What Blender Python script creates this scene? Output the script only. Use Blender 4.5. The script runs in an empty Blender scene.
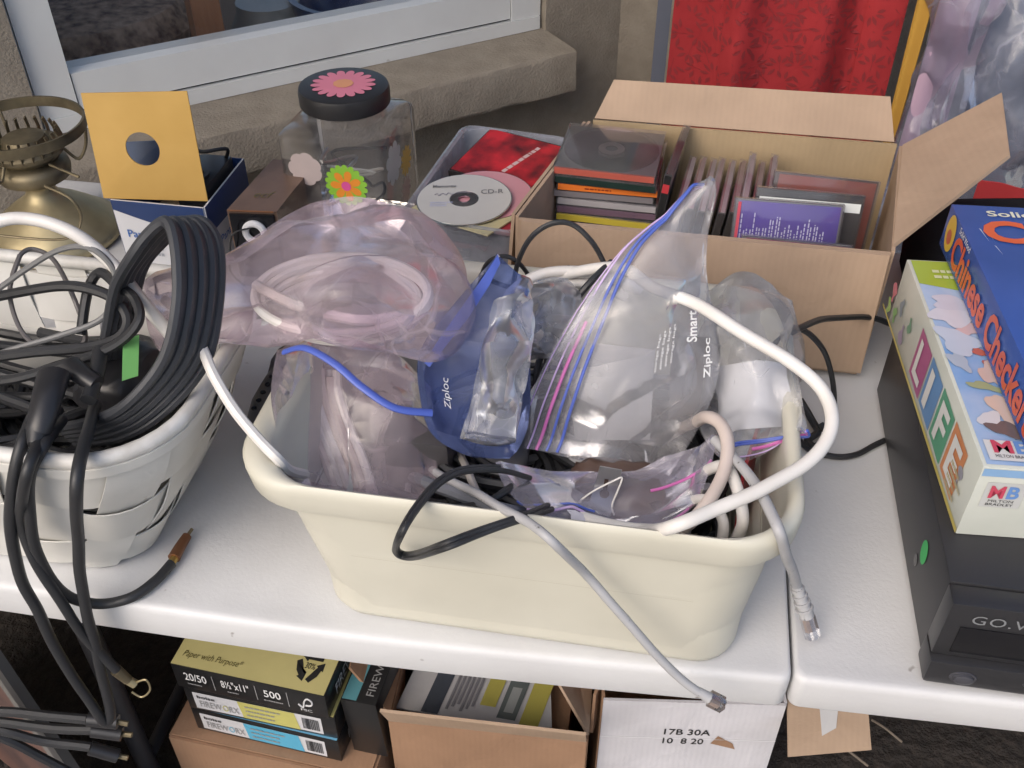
# Yard-sale table outdoors: a bin and a basket of cables, boxes of discs, games and a tape deck.
import bpy, bmesh, math, random
import numpy as np
from mathutils import Vector, Matrix

random.seed(7)
RAD = math.radians
scene = bpy.context.scene
COL = scene.collection

# ------------------------------------------------------------------ camera, sky, sun, exposure
cam_data = bpy.data.cameras.new('camera')
cam_data.sensor_width = 36.0
cam_data.lens = 36.0 * 1000.0 / 1024.0
cam_data.clip_start = 0.02
cam_data.clip_end = 400.0
cam = bpy.data.objects.new('camera', cam_data)
COL.objects.link(cam)
cam.location = (0, 0, 1.49)
cam.rotation_euler = (RAD(50.0), 0, RAD(9.7))
scene.camera = cam

SUN_EL, SUN_AZ = 42.0, 210.0          # degrees; azimuth clockwise from +Y (behind the camera, to its left)
world = bpy.data.worlds.new('World')
scene.world = world
world.use_nodes = True
wn = world.node_tree
sky = wn.nodes.new('ShaderNodeTexSky')
sky.sky_type = 'NISHITA'
sky.sun_disc = False
sky.sun_elevation = RAD(SUN_EL)
sky.sun_rotation = RAD(SUN_AZ)
sky.air_density = 1.0
sky.dust_density = 4.0
sky.ozone_density = 1.0
wn.links.new(sky.outputs[0], wn.nodes['Background'].inputs[0])
wn.nodes['Background'].inputs[1].default_value = 0.15

sun_data = bpy.data.lights.new('sun', 'SUN')
sun_data.energy = 0.85
sun_data.angle = RAD(50)
sun_data.color = (1.0, 0.97, 0.94)
sun = bpy.data.objects.new('sun', sun_data)
COL.objects.link(sun)
sd = Vector((math.sin(RAD(SUN_AZ)) * math.cos(RAD(SUN_EL)), math.cos(RAD(SUN_AZ)) * math.cos(RAD(SUN_EL)), math.sin(RAD(SUN_EL))))
sun.rotation_euler = (-sd).to_track_quat('-Z', 'Y').to_euler()
sun.location = sd * 20

vs = scene.view_settings
vs.view_transform = 'Standard'
vs.look = 'None'
vs.exposure = 0.32
vs.gamma = 1.0
vs.use_curve_mapping = False
scene.cycles.transparent_max_bounces = 18
scene.cycles.max_bounces = 6
scene.cycles.diffuse_bounces = 3
scene.cycles.glossy_bounces = 3
scene.cycles.transmission_bounces = 3
scene.cycles.use_adaptive_sampling = True
scene.cycles.adaptive_threshold = 0.03
scene.cycles.adaptive_min_samples = 16
scene.cycles.use_denoising = True

# ------------------------------------------------------------------ materials
def new_mat(name):
    m = bpy.data.materials.new(name)
    m.use_nodes = True
    nt = m.node_tree
    return m, nt, nt.nodes['Principled BSDF']

def mat(name, col, rough=0.5, metal=0.0, spec=0.5, bump=None, var=None, col2=None, var_scale=20.0, detail=4, coat=0.0, stretch=None, spots=None):
    """procedural material: noise colour variation between col and col2, optional bump (scale, strength, distance), optional dark spots"""
    m, nt, b = new_mat(name)
    N, L = nt.nodes, nt.links
    b.inputs['Roughness'].default_value = rough
    b.inputs['Metallic'].default_value = metal
    b.inputs['Specular IOR Level'].default_value = spec
    b.inputs['Coat Weight'].default_value = coat
    tc = N.new('ShaderNodeTexCoord')
    src = tc.outputs['Object']
    if stretch:
        mp = N.new('ShaderNodeMapping')
        mp.inputs['Scale'].default_value = stretch
        L.new(src, mp.inputs[0]); src = mp.outputs[0]
    c2 = col2 if col2 else tuple(c * (1 - (var or 0.12)) for c in col)
    nz = N.new('ShaderNodeTexNoise')
    nz.inputs['Scale'].default_value = var_scale
    nz.inputs['Detail'].default_value = detail
    L.new(src, nz.inputs['Vector'])
    cr = N.new('ShaderNodeValToRGB')
    cr.color_ramp.elements[0].position = 0.32
    cr.color_ramp.elements[0].color = (*c2, 1)
    cr.color_ramp.elements[1].position = 0.66
    cr.color_ramp.elements[1].color = (*col, 1)
    L.new(nz.outputs['Fac'], cr.inputs['Fac'])
    out = cr.outputs['Color']
    if spots:
        sc_, thr, scol = spots
        n2 = N.new('ShaderNodeTexNoise'); n2.inputs['Scale'].default_value = sc_; n2.inputs['Detail'].default_value = 2
        L.new(src, n2.inputs['Vector'])
        r2 = N.new('ShaderNodeValToRGB')
        r2.color_ramp.elements[0].position = thr; r2.color_ramp.elements[0].color = (0, 0, 0, 1)
        r2.color_ramp.elements[1].position = thr + 0.05; r2.color_ramp.elements[1].color = (1, 1, 1, 1)
        L.new(n2.outputs['Fac'], r2.inputs['Fac'])
        mx = N.new('ShaderNodeMixRGB'); mx.inputs[2].default_value = (*scol, 1)
        L.new(r2.outputs['Color'], mx.inputs[0]); L.new(out, mx.inputs[1]); out = mx.outputs[0]
    L.new(out, b.inputs['Base Color'])
    if bump:
        n3 = N.new('ShaderNodeTexNoise'); n3.inputs['Scale'].default_value = bump[0]; n3.inputs['Detail'].default_value = 5
        L.new(src, n3.inputs['Vector'])
        bp = N.new('ShaderNodeBump'); bp.inputs['Strength'].default_value = bump[1]
        bp.inputs['Distance'].default_value = bump[2] if len(bump) > 2 else 0.002
        L.new(n3.outputs['Fac'], bp.inputs['Height']); L.new(bp.outputs[0], b.inputs['Normal'])
    return m

def film(name, tint, haze, hcol, rough=0.16, gloss=1.0, cr=0.0):
    """thin plastic film: mostly see-through, a little milky, glossy; cr = creases per metre (0 for moulded plastic and glass)"""
    m, nt, b = new_mat(name)
    N, L = nt.nodes, nt.links
    N.remove(b)
    out = N['Material Output']
    def math_(op, a, c=None, clamp=False):
        n = N.new('ShaderNodeMath'); n.operation = op; n.use_clamp = clamp
        for k, v in enumerate((a, c)):
            if v is None: continue
            if isinstance(v, (int, float)): n.inputs[k].default_value = v
            else: L.new(v, n.inputs[k])
        return n.outputs[0]
    tr = N.new('ShaderNodeBsdfTransparent'); tr.inputs[0].default_value = (*tint, 1)
    df = N.new('ShaderNodeBsdfDiffuse'); df.inputs[0].default_value = (*hcol, 1)
    tl = N.new('ShaderNodeBsdfTranslucent'); tl.inputs[0].default_value = (*hcol, 1)
    h = N.new('ShaderNodeMixShader'); h.inputs[0].default_value = 0.4
    L.new(df.outputs[0], h.inputs[1]); L.new(tl.outputs[0], h.inputs[2])
    tc = N.new('ShaderNodeTexCoord')
    nz = N.new('ShaderNodeTexNoise'); nz.inputs['Scale'].default_value = 22; nz.inputs['Detail'].default_value = 3
    L.new(tc.outputs['Object'], nz.inputs['Vector'])
    mr = N.new('ShaderNodeMapRange'); mr.inputs['From Min'].default_value = 0.3; mr.inputs['From Max'].default_value = 0.7
    mr.inputs['To Min'].default_value = haze * 0.65; mr.inputs['To Max'].default_value = haze * 1.35
    L.new(nz.outputs['Fac'], mr.inputs['Value'])
    fac = mr.outputs[0]
    gl = N.new('ShaderNodeBsdfGlossy'); gl.inputs['Roughness'].default_value = rough
    gl.inputs[0].default_value = (1, 1, 1, 1)
    fr = N.new('ShaderNodeFresnel'); fr.inputs['IOR'].default_value = 1.5
    if cr > 0:
        # warped cells: their borders are the sharp creases of crumpled film, at two sizes
        wp = N.new('ShaderNodeTexNoise'); wp.inputs['Scale'].default_value = 14; wp.inputs['Detail'].default_value = 2
        L.new(tc.outputs['Object'], wp.inputs['Vector'])
        mx = N.new('ShaderNodeMixRGB'); mx.blend_type = 'LINEAR_LIGHT'; mx.inputs[0].default_value = 0.035
        L.new(tc.outputs['Object'], mx.inputs[1]); L.new(wp.outputs['Color'], mx.inputs[2])
        hs = []; es = []
        for k, (sc_, am) in enumerate(((cr, 1.0), (cr * 2.4, 0.4))):
            ve = N.new('ShaderNodeTexVoronoi'); ve.feature = 'DISTANCE_TO_EDGE'; ve.inputs['Scale'].default_value = sc_
            L.new(mx.outputs[0], ve.inputs['Vector'])
            hs.append(math_('MULTIPLY', ve.outputs['Distance'], am))
            # only some of the borders show as whitened creases
            nk = N.new('ShaderNodeTexNoise'); nk.inputs['Scale'].default_value = sc_ * 0.6
            L.new(tc.outputs['Object'], nk.inputs['Vector'])
            ln = math_('SUBTRACT', 1.0, math_('MULTIPLY', ve.outputs['Distance'], 26.0), True)
            on = math_('MULTIPLY', math_('SUBTRACT', nk.outputs['Fac'], 0.5), 8.0, True)
            es.append(math_('MULTIPLY', math_('MULTIPLY', ln, on, True), 0.22 if k == 0 else 0.12))
        # crumpled in places, flat in others
        fl = N.new('ShaderNodeTexNoise'); fl.inputs['Scale'].default_value = cr * 0.45
        L.new(tc.outputs['Object'], fl.inputs['Vector'])
        ht = math_('MULTIPLY', math_('ADD', hs[0], hs[1]), math_('MULTIPLY', math_('SUBTRACT', fl.outputs['Fac'], 0.42), 6.0, True))
        fac = math_('ADD', fac, math_('ADD', es[0], es[1]), True)
        bp = N.new('ShaderNodeBump'); bp.inputs['Strength'].default_value = 0.4; bp.inputs['Distance'].default_value = 0.26 / cr
        L.new(ht, bp.inputs['Height'])
        for q in (gl, fr): L.new(bp.outputs[0], q.inputs['Normal'])
    m1 = N.new('ShaderNodeMixShader')
    L.new(fac, m1.inputs[0]); L.new(tr.outputs[0], m1.inputs[1]); L.new(h.outputs[0], m1.inputs[2])
    m2 = N.new('ShaderNodeMixShader')
    L.new(math_('MULTIPLY', fr.outputs[0], gloss, True), m2.inputs[0]); L.new(m1.outputs[0], m2.inputs[1]); L.new(gl.outputs[0], m2.inputs[2])
    L.new(m2.outputs[0], out.inputs['Surface'])
    return m

def clear_plastic(name, tint=(0.93, 0.94, 0.95), haze=0.08, hcol=(0.7, 0.72, 0.75), rough=0.08):
    return film(name, tint, haze, hcol, rough, 1.0)

def cardboard(name, col=(0.44, 0.32, 0.23), axis=0):
    m, nt, b = new_mat(name)
    N, L = nt.nodes, nt.links
    b.inputs['Roughness'].default_value = 0.85
    b.inputs['Specular IOR Level'].default_value = 0.2
    tc = N.new('ShaderNodeTexCoord')
    wv = N.new('ShaderNodeTexWave'); wv.wave_type = 'BANDS'; wv.bands_direction = 'XYZ'[axis]
    wv.inputs['Scale'].default_value = 42; wv.inputs['Distortion'].default_value = 0.6; wv.inputs['Detail'].default_value = 1
    L.new(tc.outputs['Object'], wv.inputs['Vector'])
    nz = N.new('ShaderNodeTexNoise'); nz.inputs['Scale'].default_value = 11; nz.inputs['Detail'].default_value = 6
    L.new(tc.outputs['Object'], nz.inputs['Vector'])
    cr = N.new('ShaderNodeValToRGB')
    cr.color_ramp.elements[0].position = 0.3; cr.color_ramp.elements[0].color = (*[c * 0.86 for c in col], 1)
    cr.color_ramp.elements[1].position = 0.7; cr.color_ramp.elements[1].color = (*[c * 1.05 for c in col], 1)
    L.new(nz.outputs['Fac'], cr.inputs['Fac'])
    mx = N.new('ShaderNodeMixRGB'); mx.blend_type = 'MULTIPLY'; mx.inputs[0].default_value = 0.02
    L.new(cr.outputs[0], mx.inputs[1]); L.new(wv.outputs['Color'], mx.inputs[2])
    L.new(mx.outputs[0], b.inputs['Base Color'])
    bp = N.new('ShaderNodeBump'); bp.inputs['Strength'].default_value = 0.12; bp.inputs['Distance'].default_value = 0.001
    b2 = N.new('ShaderNodeBump'); b2.inputs['Strength'].default_value = 0.5; b2.inputs['Distance'].default_value = 0.006
    n5 = N.new('ShaderNodeTexNoise'); n5.inputs['Scale'].default_value = 16; n5.inputs['Detail'].default_value = 4; n5.inputs['Distortion'].default_value = 0.8
    L.new(tc.outputs['Object'], n5.inputs['Vector']); L.new(n5.outputs['Fac'], b2.inputs['Height'])
    L.new(wv.outputs['Fac'], bp.inputs['Height']); L.new(b2.outputs[0], bp.inputs['Normal']); L.new(bp.outputs[0], b.inputs['Normal'])
    return m

M = {}
M['table'] = mat('white_plastic_table', (0.69, 0.695, 0.70), 0.5, bump=(320, 0.22, 0.0012), col2=(0.60, 0.60, 0.605), var_scale=7, detail=9, spots=(55, 0.74, (0.30, 0.28, 0.27)))
M['leg_metal'] = mat('dark_leg_paint', (0.05, 0.05, 0.055), 0.45, 0.3)
M['concrete'] = mat('patio_concrete', (0.26, 0.245, 0.23), 0.9, bump=(60, 0.4, 0.004), col2=(0.19, 0.18, 0.17), var_scale=4, detail=8)
M['stucco'] = mat('tan_stucco', (0.34, 0.30, 0.245), 0.95, spec=0.12, bump=(190, 0.7, 0.003), col2=(0.28, 0.245, 0.20), var_scale=22, detail=8)
M['frame'] = mat('white_window_vinyl', (0.74, 0.76, 0.75), 0.4, col2=(0.68, 0.69, 0.68), var_scale=7, spots=(30, 0.76, (0.33, 0.29, 0.25)))
M['gasket'] = mat('dark_gasket', (0.02, 0.02, 0.03), 0.6)
M['cream'] = mat('cream_plastic', (0.64, 0.62, 0.525), 0.42, col2=(0.575, 0.555, 0.465), var_scale=9, detail=8, bump=(300, 0.05, 0.0005), spots=(40, 0.79, (0.42, 0.36, 0.26)))
M['groove'] = mat('cream_groove', (0.42, 0.38, 0.29), 0.6)  # darker cream along the bin's moulding line
M['card'] = cardboard('brown_cardboard')
M['card_in'] = cardboard('inner_cardboard', (0.44, 0.33, 0.20), 0)
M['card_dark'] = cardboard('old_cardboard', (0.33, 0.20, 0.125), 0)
M['card_edge'] = mat('cut_cardboard_edge', (0.30, 0.18, 0.11), 0.9, var_scale=300)
M['card_white'] = cardboard('white_cardboard', (0.62, 0.61, 0.64), 0)
M['black_pl'] = mat('black_plastic', (0.026, 0.026, 0.029), 0.35, var_scale=30)
M['black_rub'] = mat('black_cable_rubber', (0.028, 0.029, 0.032), 0.45, var_scale=30)
M['grey_rub'] = mat('dark_grey_cable', (0.045, 0.048, 0.055), 0.45, var_scale=30)
M['deck'] = mat('deck_metal_paint', (0.028, 0.028, 0.031), 0.42, 0.1, bump=(500, 0.08, 0.0004), var_scale=9, col2=(0.036, 0.035, 0.038))
M['deck_face'] = mat('deck_fascia', (0.026, 0.026, 0.029), 0.35, var_scale=12)
M['gloss_black'] = mat('gloss_black', (0.008, 0.008, 0.01), 0.12)
M['white_cable'] = mat('white_cable', (0.76, 0.74, 0.71), 0.4, var_scale=25, col2=(0.70, 0.67, 0.63))
M['grey_cable'] = mat('grey_network_cable', (0.44, 0.44, 0.45), 0.45, var_scale=40, col2=(0.38, 0.38, 0.39), spots=(170, 0.70, (0.10, 0.10, 0.10)))
M['blue_cable'] = mat('blue_cable', (0.10, 0.17, 0.48), 0.4)
M['beige_cable'] = mat('beige_cable', (0.62, 0.53, 0.48), 0.45)
M['print_black'] = mat('black_print', (0.02, 0.02, 0.02), 0.5)
M['print_white'] = mat('white_print', (0.78, 0.78, 0.78), 0.5)
M['print_grey'] = mat('grey_print', (0.30, 0.30, 0.30), 0.5)
M['brass'] = mat('aged_brass', (0.58, 0.50, 0.31), 0.5, 0.8, col2=(0.36, 0.30, 0.18), var_scale=14, bump=(60, 0.15, 0.001))
M['brass_dark'] = mat('tarnished_brass', (0.28, 0.235, 0.15), 0.5, 0.75, col2=(0.15, 0.125, 0.08), var_scale=30)
M['gold'] = mat('gold_plating', (0.55, 0.38, 0.13), 0.3, 1.0)
M['copper_end'] = mat('copper_brown', (0.22, 0.10, 0.05), 0.4, 0.4)
M['steel'] = mat('steel', (0.55, 0.55, 0.57), 0.3, 1.0)
M['basket'] = mat('white_painted_splint', (0.72, 0.71, 0.67), 0.55, col2=(0.62, 0.61, 0.57), var_scale=12, detail=6, bump=(120, 0.15, 0.001), spots=(34, 0.74, (0.33, 0.27, 0.2)))
M['rim'] = mat('white_painted_rattan', (0.70, 0.69, 0.66), 0.5, col2=(0.52, 0.5, 0.46), var_scale=40, bump=(90, 0.4, 0.001), spots=(38, 0.72, (0.3, 0.27, 0.24)))
M['yellow_card'] = mat('ochre_card', (0.56, 0.35, 0.10), 0.6, col2=(0.52, 0.32, 0.085), var_scale=18)
M['blue_card'] = mat('dark_blue_print', (0.018, 0.045, 0.15), 0.4, var_scale=10)
M['white_card'] = mat('white_card', (0.66, 0.67, 0.70), 0.55, var=0.06, var_scale=12)
M['brown_box'] = mat('brown_leatherette', (0.15, 0.095, 0.07), 0.42, col2=(0.12, 0.075, 0.055), var_scale=30, bump=(200, 0.2, 0.0006))
M['leaf_red'] = mat('dark_red_leaf_print', (0.235, 0.019, 0.023), 0.8)
M['red_cloth'] = mat('red_curtain_cloth', (0.36, 0.034, 0.038), 0.85, spec=0.15, bump=(700, 0.2, 0.0005), var_scale=16, col2=(0.31, 0.028, 0.032))
M['yellow_cloth'] = mat('yellow_cloth', (0.50, 0.29, 0.06), 0.85, spec=0.1, var_scale=12)
M['pink_cloth'] = mat('pink_satin', (0.52, 0.36, 0.46), 0.5, var_scale=10)
M['grey_cloth'] = mat('grey_blue_cloth', (0.20, 0.24, 0.29), 0.85, spec=0.1, var_scale=6)
M['slate_cloth'] = mat('slate_cloth', (0.12, 0.13, 0.16), 0.9, spec=0.1, var_scale=8)
M['dark_cloth'] = mat('black_fabric', (0.014, 0.014, 0.017), 0.85, spec=0.15, bump=(220, 0.4, 0.001), var_scale=8)
M['wood_orange'] = mat('orange_wood', (0.42, 0.19, 0.085), 0.4, stretch=(1, 1, 0.1), var_scale=40, col2=(0.30, 0.12, 0.055))
M['wood_dark'] = mat('dark_wood', (0.26, 0.13, 0.085), 0.35, stretch=(0.2, 1, 1), var_scale=40, col2=(0.15, 0.07, 0.045))
M['wicker'] = mat('woven_straw', (0.46, 0.33, 0.24), 0.9, bump=(90, 0.5, 0.002), col2=(0.10, 0.06, 0.045), var_scale=45)
M['room'] = mat('room_paint', (0.55, 0.48, 0.42), 0.9)
M['room_floor'] = mat('room_floor', (0.20, 0.10, 0.08), 0.85, stretch=(1, 8, 1), var_scale=6, col2=(0.13, 0.065, 0.05))

M['pink_film'] = film('pink_film', (0.97, 0.91, 0.95), 0.20, (0.82, 0.70, 0.77), 0.27, 0.75, 10)
M['clear_film'] = film('clear_film', (0.97, 0.97, 0.98), 0.25, (0.70, 0.695, 0.73), 0.22, 0.85, 8)
M['zip_film'] = film('lilac_film', (0.95, 0.94, 0.98), 0.24, (0.70, 0.67, 0.78), 0.26, 0.7, 12)
M['blue_film'] = film('blue_film', (0.58, 0.65, 0.90), 0.24, (0.18, 0.25, 0.55), 0.24, 0.85, 9)
M['blue_zip'] = mat('blue_zip', (0.08, 0.13, 0.50), 0.35)
M['pink_zip'] = mat('magenta_zip', (0.62, 0.16, 0.45), 0.35)
M['lilac_zip'] = mat('lilac_zip', (0.58, 0.42, 0.72), 0.35)
M['tub_pl'] = film('milky_tub_plastic', (0.93, 0.94, 0.97), 0.36, (0.60, 0.64, 0.74), 0.22, 0.8)
M['jar_pl'] = film('clear_jar_plastic', (0.94, 0.94, 0.93), 0.12, (0.65, 0.64, 0.66), 0.09, 1.2)
M['case_pl'] = film('clear_case_plastic', (0.93, 0.93, 0.94), 0.13, (0.65, 0.63, 0.66), 0.08, 1.2)
M['glass'] = film('window_glass', (0.97, 0.97, 0.97), 0.01, (0.6, 0.6, 0.62), 0.0, 0.35)
M['garment_film'] = film('garment_bag_film', (0.90, 0.92, 0.96), 0.20, (0.62, 0.63, 0.74), 0.25, 0.8, 7)

def disc_mat():
    m, nt, b = new_mat('disc_foil')
    N, L = nt.nodes, nt.links
    b.inputs['Metallic'].default_value = 0.9
    b.inputs['Roughness'].default_value = 0.22
    tc = N.new('ShaderNodeTexCoord')
    gr = N.new('ShaderNodeTexGradient'); gr.gradient_type = 'RADIAL'  # rainbow sheen painted into the foil colour by angle
    L.new(tc.outputs['Object'], gr.inputs[0])
    cr = N.new('ShaderNodeValToRGB')
    els = cr.color_ramp.elements
    els[0].color = (0.5, 0.5, 0.52, 1); els[1].color = (0.5, 0.5, 0.52, 1)
    for p_, c_ in ((0.2, (0.42, 0.5, 0.55)), (0.3, (0.55, 0.5, 0.45)), (0.55, (0.5, 0.55, 0.5)), (0.7, (0.55, 0.47, 0.55))):
        e = els.new(p_); e.color = (*c_, 1)
    L.new(gr.outputs['Color'], cr.inputs[0]); L.new(cr.outputs[0], b.inputs['Base Color'])
    return m
M['disc'] = disc_mat()

_cm = {}
def paint(col, rough=0.5, name='print', metal=0.0):
    k = (tuple(round(c, 3) for c in col), rough, name, metal)
    if k not in _cm:
        _cm[k] = mat(name, col, rough, metal, var=0.07, var_scale=25)
    return _cm[k]

# ------------------------------------------------------------------ mesh helpers
class MB:
    def __init__(s): s.v, s.f = [], []
    def add(s, vs, fs):
        o = len(s.v)
        s.v += [tuple(map(float, p)) for p in vs]
        s.f += [tuple(i + o for i in f) for f in fs]
        return s
    def box(s, lo, hi, bev=0.0):
        x0, y0, z0 = lo; x1, y1, z1 = hi
        if bev <= 0:
            return s.add([(x0,y0,z0),(x1,y0,z0),(x1,y1,z0),(x0,y1,z0),(x0,y0,z1),(x1,y0,z1),(x1,y1,z1),(x0,y1,z1)],
                         [(0,3,2,1),(4,5,6,7),(0,1,5,4),(1,2,6,5),(2,3,7,6),(3,0,4,7)])
        bm = bmesh.new(); bmesh.ops.create_cube(bm, size=1.0)
        for v in bm.verts:
            v.co = Vector(((x0+x1)/2 + v.co.x*(x1-x0), (y0+y1)/2 + v.co.y*(y1-y0), (z0+z1)/2 + v.co.z*(z1-z0)))
        bmesh.ops.bevel(bm, geom=bm.edges[:], offset=bev, segments=2, profile=0.6, affect='EDGES')
        bm.verts.index_update()
        s.add([v.co[:] for v in bm.verts], [[v.index for v in f.verts] for f in bm.faces]); bm.free()
        return s
    def slab(s, quad, th):
        """four corners (any planar-ish quad) thickened by th along its normal (centred)"""
        q = [Vector(p) for p in quad]
        n = ((q[1]-q[0]).cross(q[3]-q[0])).normalized() * (th/2)
        return s.add([p-n for p in q] + [p+n for p in q], [(3,2,1,0),(4,5,6,7),(0,1,5,4),(1,2,6,5),(2,3,7,6),(3,0,4,7)])
    def tube(s, pts, r, seg=8, closed=False, smooth=6, flat=1.0, cap=True):
        p = spline(pts, smooth, closed) if smooth else [Vector(q) for q in pts]
        n = len(p)
        rad = r if callable(r) else (lambda t: r)
        T = [(p[(i+1) % n]-p[i-1] if closed else p[min(i+1,n-1)]-p[max(i-1,0)]).normalized() for i in range(n)]
        up = Vector((0,0,1)) if abs(T[0].z) < 0.9 else Vector((1,0,0))
        nrm = (up - T[0]*up.dot(T[0])).normalized()
        vs, fs = [], []
        for i in range(n):
            nrm = (nrm - T[i]*nrm.dot(T[i]))
            nrm = nrm.normalized() if nrm.length > 1e-8 else T[i].orthogonal().normalized()
            bn = T[i].cross(nrm)
            rr = rad(i/(n-1))
            for k in range(seg):
                a = 2*math.pi*k/seg
                vs.append(p[i] + nrm*(math.cos(a)*rr*flat) + bn*(math.sin(a)*rr))
        m = n if closed else n-1
        for i in range(m):
            for k in range(seg):
                a, b = i*seg+k, i*seg+(k+1) % seg
                c, d = ((i+1) % n)*seg+(k+1) % seg, ((i+1) % n)*seg+k
                fs.append((a, b, c, d))
        if not closed and cap:
            fs.append(tuple(range(seg-1, -1, -1))); fs.append(tuple((n-1)*seg+k for k in range(seg)))
        return s.add(vs, fs)
    def lathe(s, prof, c=(0,0,0), seg=32, axis=None, close=False):
        """profile [(r, z)] around the z axis through c"""
        vs, fs = [], []
        n = len(prof)
        for r, z in prof:
            for k in range(seg):
                a = 2*math.pi*k/seg
                vs.append((c[0]+r*math.cos(a), c[1]+r*math.sin(a), c[2]+z))
        m = n if close else n-1
        for i in range(m):
            for k in range(seg):
                fs.append((i*seg+k, i*seg+(k+1) % seg, ((i+1) % n)*seg+(k+1) % seg, ((i+1) % n)*seg+k))
        if not close:
            if prof[0][0] > 1e-6: fs.append(tuple(range(seg-1, -1, -1)))
            if prof[-1][0] > 1e-6: fs.append(tuple((n-1)*seg+k for k in range(seg)))
        return s.add(vs, fs)
    def loft(s, rings, close_ring=True, cap0=False, cap1=False):
        n = len(rings[0]); vs = [p for r in rings for p in r]; fs = []
        for i in range(len(rings)-1):
            for k in range(n if close_ring else n-1):
                fs.append((i*n+k, i*n+(k+1) % n, (i+1)*n+(k+1) % n, (i+1)*n+k))
        if cap0: fs.append(tuple(range(n-1, -1, -1)))
        if cap1: fs.append(tuple((len(rings)-1)*n+k for k in range(n)))
        return s.add(vs, fs)
    def poly(s, pts, th, n=(0,0,1)):
        """flat outline of any shape, thickened along n"""
        n = Vector(n).normalized()*th; k = len(pts)
        a = [Vector(p) for p in pts]; b = [p+n for p in a]
        fs = [tuple(range(k-1,-1,-1)), tuple(range(k, 2*k))] + [(i, (i+1) % k, (i+1) % k+k, i+k) for i in range(k)]
        return s.add(a+b, fs)
    def sheet(s, g, th):
        """grid of points [rows][cols] thickened to a closed slab of thickness th"""
        g = np.array(g, float); R, C = g.shape[:2]
        n = grid_normals(g)*(th/2)
        a, b = (g-n).reshape(-1,3), (g+n).reshape(-1,3); o = R*C
        fs = []
        for i in range(R-1):
            for j in range(C-1):
                q = (i*C+j, i*C+j+1, (i+1)*C+j+1, (i+1)*C+j)
                fs.append(tuple(k+o for k in q)); fs.append(q[::-1])
        for i in range(R-1):
            fs.append((i*C, i*C+o, (i+1)*C+o, (i+1)*C)); k = C-1
            fs.append((i*C+k+o, i*C+k, (i+1)*C+k, (i+1)*C+k+o))
        for j in range(C-1):
            fs.append((j+o, j, j+1, j+1+o)); k = (R-1)*C
            fs.append((k+j, k+j+o, k+j+1+o, k+j+1))
        return s.add(np.vstack([a, b]), fs)

def grid_normals(g):
    du = np.gradient(g, axis=1); dv = np.gradient(g, axis=0)
    n = np.cross(du, dv); l = np.linalg.norm(n, axis=2, keepdims=True); l[l < 1e-12] = 1
    return n/l

def spline(pts, k=6, closed=False):
    p = [Vector(q) for q in pts]; n = len(p); out = []
    if n < 3 and not closed:
        return [p[0].lerp(p[-1], i/max(1, k)) for i in range(k+1)]
    rng = n if closed else n-1
    for i in range(rng):
        if closed: a, b, c, d = p[i-1], p[i], p[(i+1) % n], p[(i+2) % n]
        else: a, b, c, d = p[max(i-1,0)], p[i], p[i+1], p[min(i+2,n-1)]
        for j in range(k):
            t = j/k
            out.append(0.5*((2*b)+(c-a)*t+(2*a-5*b+4*c-d)*t*t+(3*b-a-3*c+d)*t**3))
    if not closed: out.append(p[-1])
    return out

def rrect(x0, x1, y0, y1, r, z, seg=8):
    out = []
    for cx, cy, a0 in ((x1-r,y1-r,0),(x0+r,y1-r,90),(x0+r,y0+r,180),(x1-r,y0+r,270)):
        for k in range(seg+1):
            a = RAD(a0+90*k/seg); out.append((cx+r*math.cos(a), cy+r*math.sin(a), z))
    return out

def blend_grid(ctrl, R, C):
    """smooth dense grid through rows of control points"""
    rows = []
    for row in ctrl:
        sp = [Vector(p) for p in row]
        f = spline(sp, 12)
        f = np.array([v[:] for v in f]); x = np.linspace(0, 1, len(f)); xi = np.linspace(0, 1, C)
        rows.append(np.stack([np.interp(xi, x, f[:, k]) for k in range(3)], 1))
    rows = np.array(rows)
    out = np.zeros((R, C, 3))
    for j in range(C):
        f = np.array([v[:] for v in spline([Vector(p) for p in rows[:, j]], 12)])
        x = np.linspace(0, 1, len(f)); xi = np.linspace(0, 1, R)
        for k in range(3): out[:, j, k] = np.interp(xi, x, f[:, k])
    return out

BASE = {}
def link(o, parent=None):
    COL.objects.link(o)
    if parent is not None: o.parent = parent
    return o

def obj(name, mb, m, parent=None, world=True, smooth=None, label=None):
    """link a mesh object; when world is set its points are given in world space and moved into the thing's own space"""
    me = bpy.data.meshes.new(name)
    v = np.array(mb.v, float)
    base = Vector((0,0,0))
    if parent is not None:
        base = BASE.get(parent.name, Vector((0,0,0))) if world else Vector((0,0,0))
    elif world:
        lo, hi = v.min(0), v.max(0)
        base = Vector(((lo[0]+hi[0])/2, (lo[1]+hi[1])/2, lo[2]))
    v = v - np.array(base)
    me.from_pydata(v.tolist(), [], mb.f)
    bm = bmesh.new(); bm.from_mesh(me); bmesh.ops.recalc_face_normals(bm, faces=bm.faces[:]); bm.to_mesh(me); bm.free()
    if m is not None: me.materials.append(m if not isinstance(m, str) else M[m])
    if smooth is None: smooth = 40
    if smooth:
        for p in me.polygons: p.use_smooth = True
        try: me.set_sharp_from_angle(angle=RAD(smooth))
        except Exception: pass
    o = bpy.data.objects.new(name, me)
    link(o, parent)
    if parent is None: o.location = base
    BASE[o.name] = base if parent is not None or world else Vector((0,0,0))
    if label: o['label'] = label
    return o

def thing(name, label, cat, loc=(0,0,0), rot=(0,0,0), group=None):
    o = bpy.data.objects.new(name, None)
    o.empty_display_size = 0.02
    link(o); o.location = loc; o.rotation_euler = rot
    BASE[o.name] = Vector(loc)
    o['label'] = label; o['category'] = cat
    if group: o['group'] = group
    return o

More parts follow.
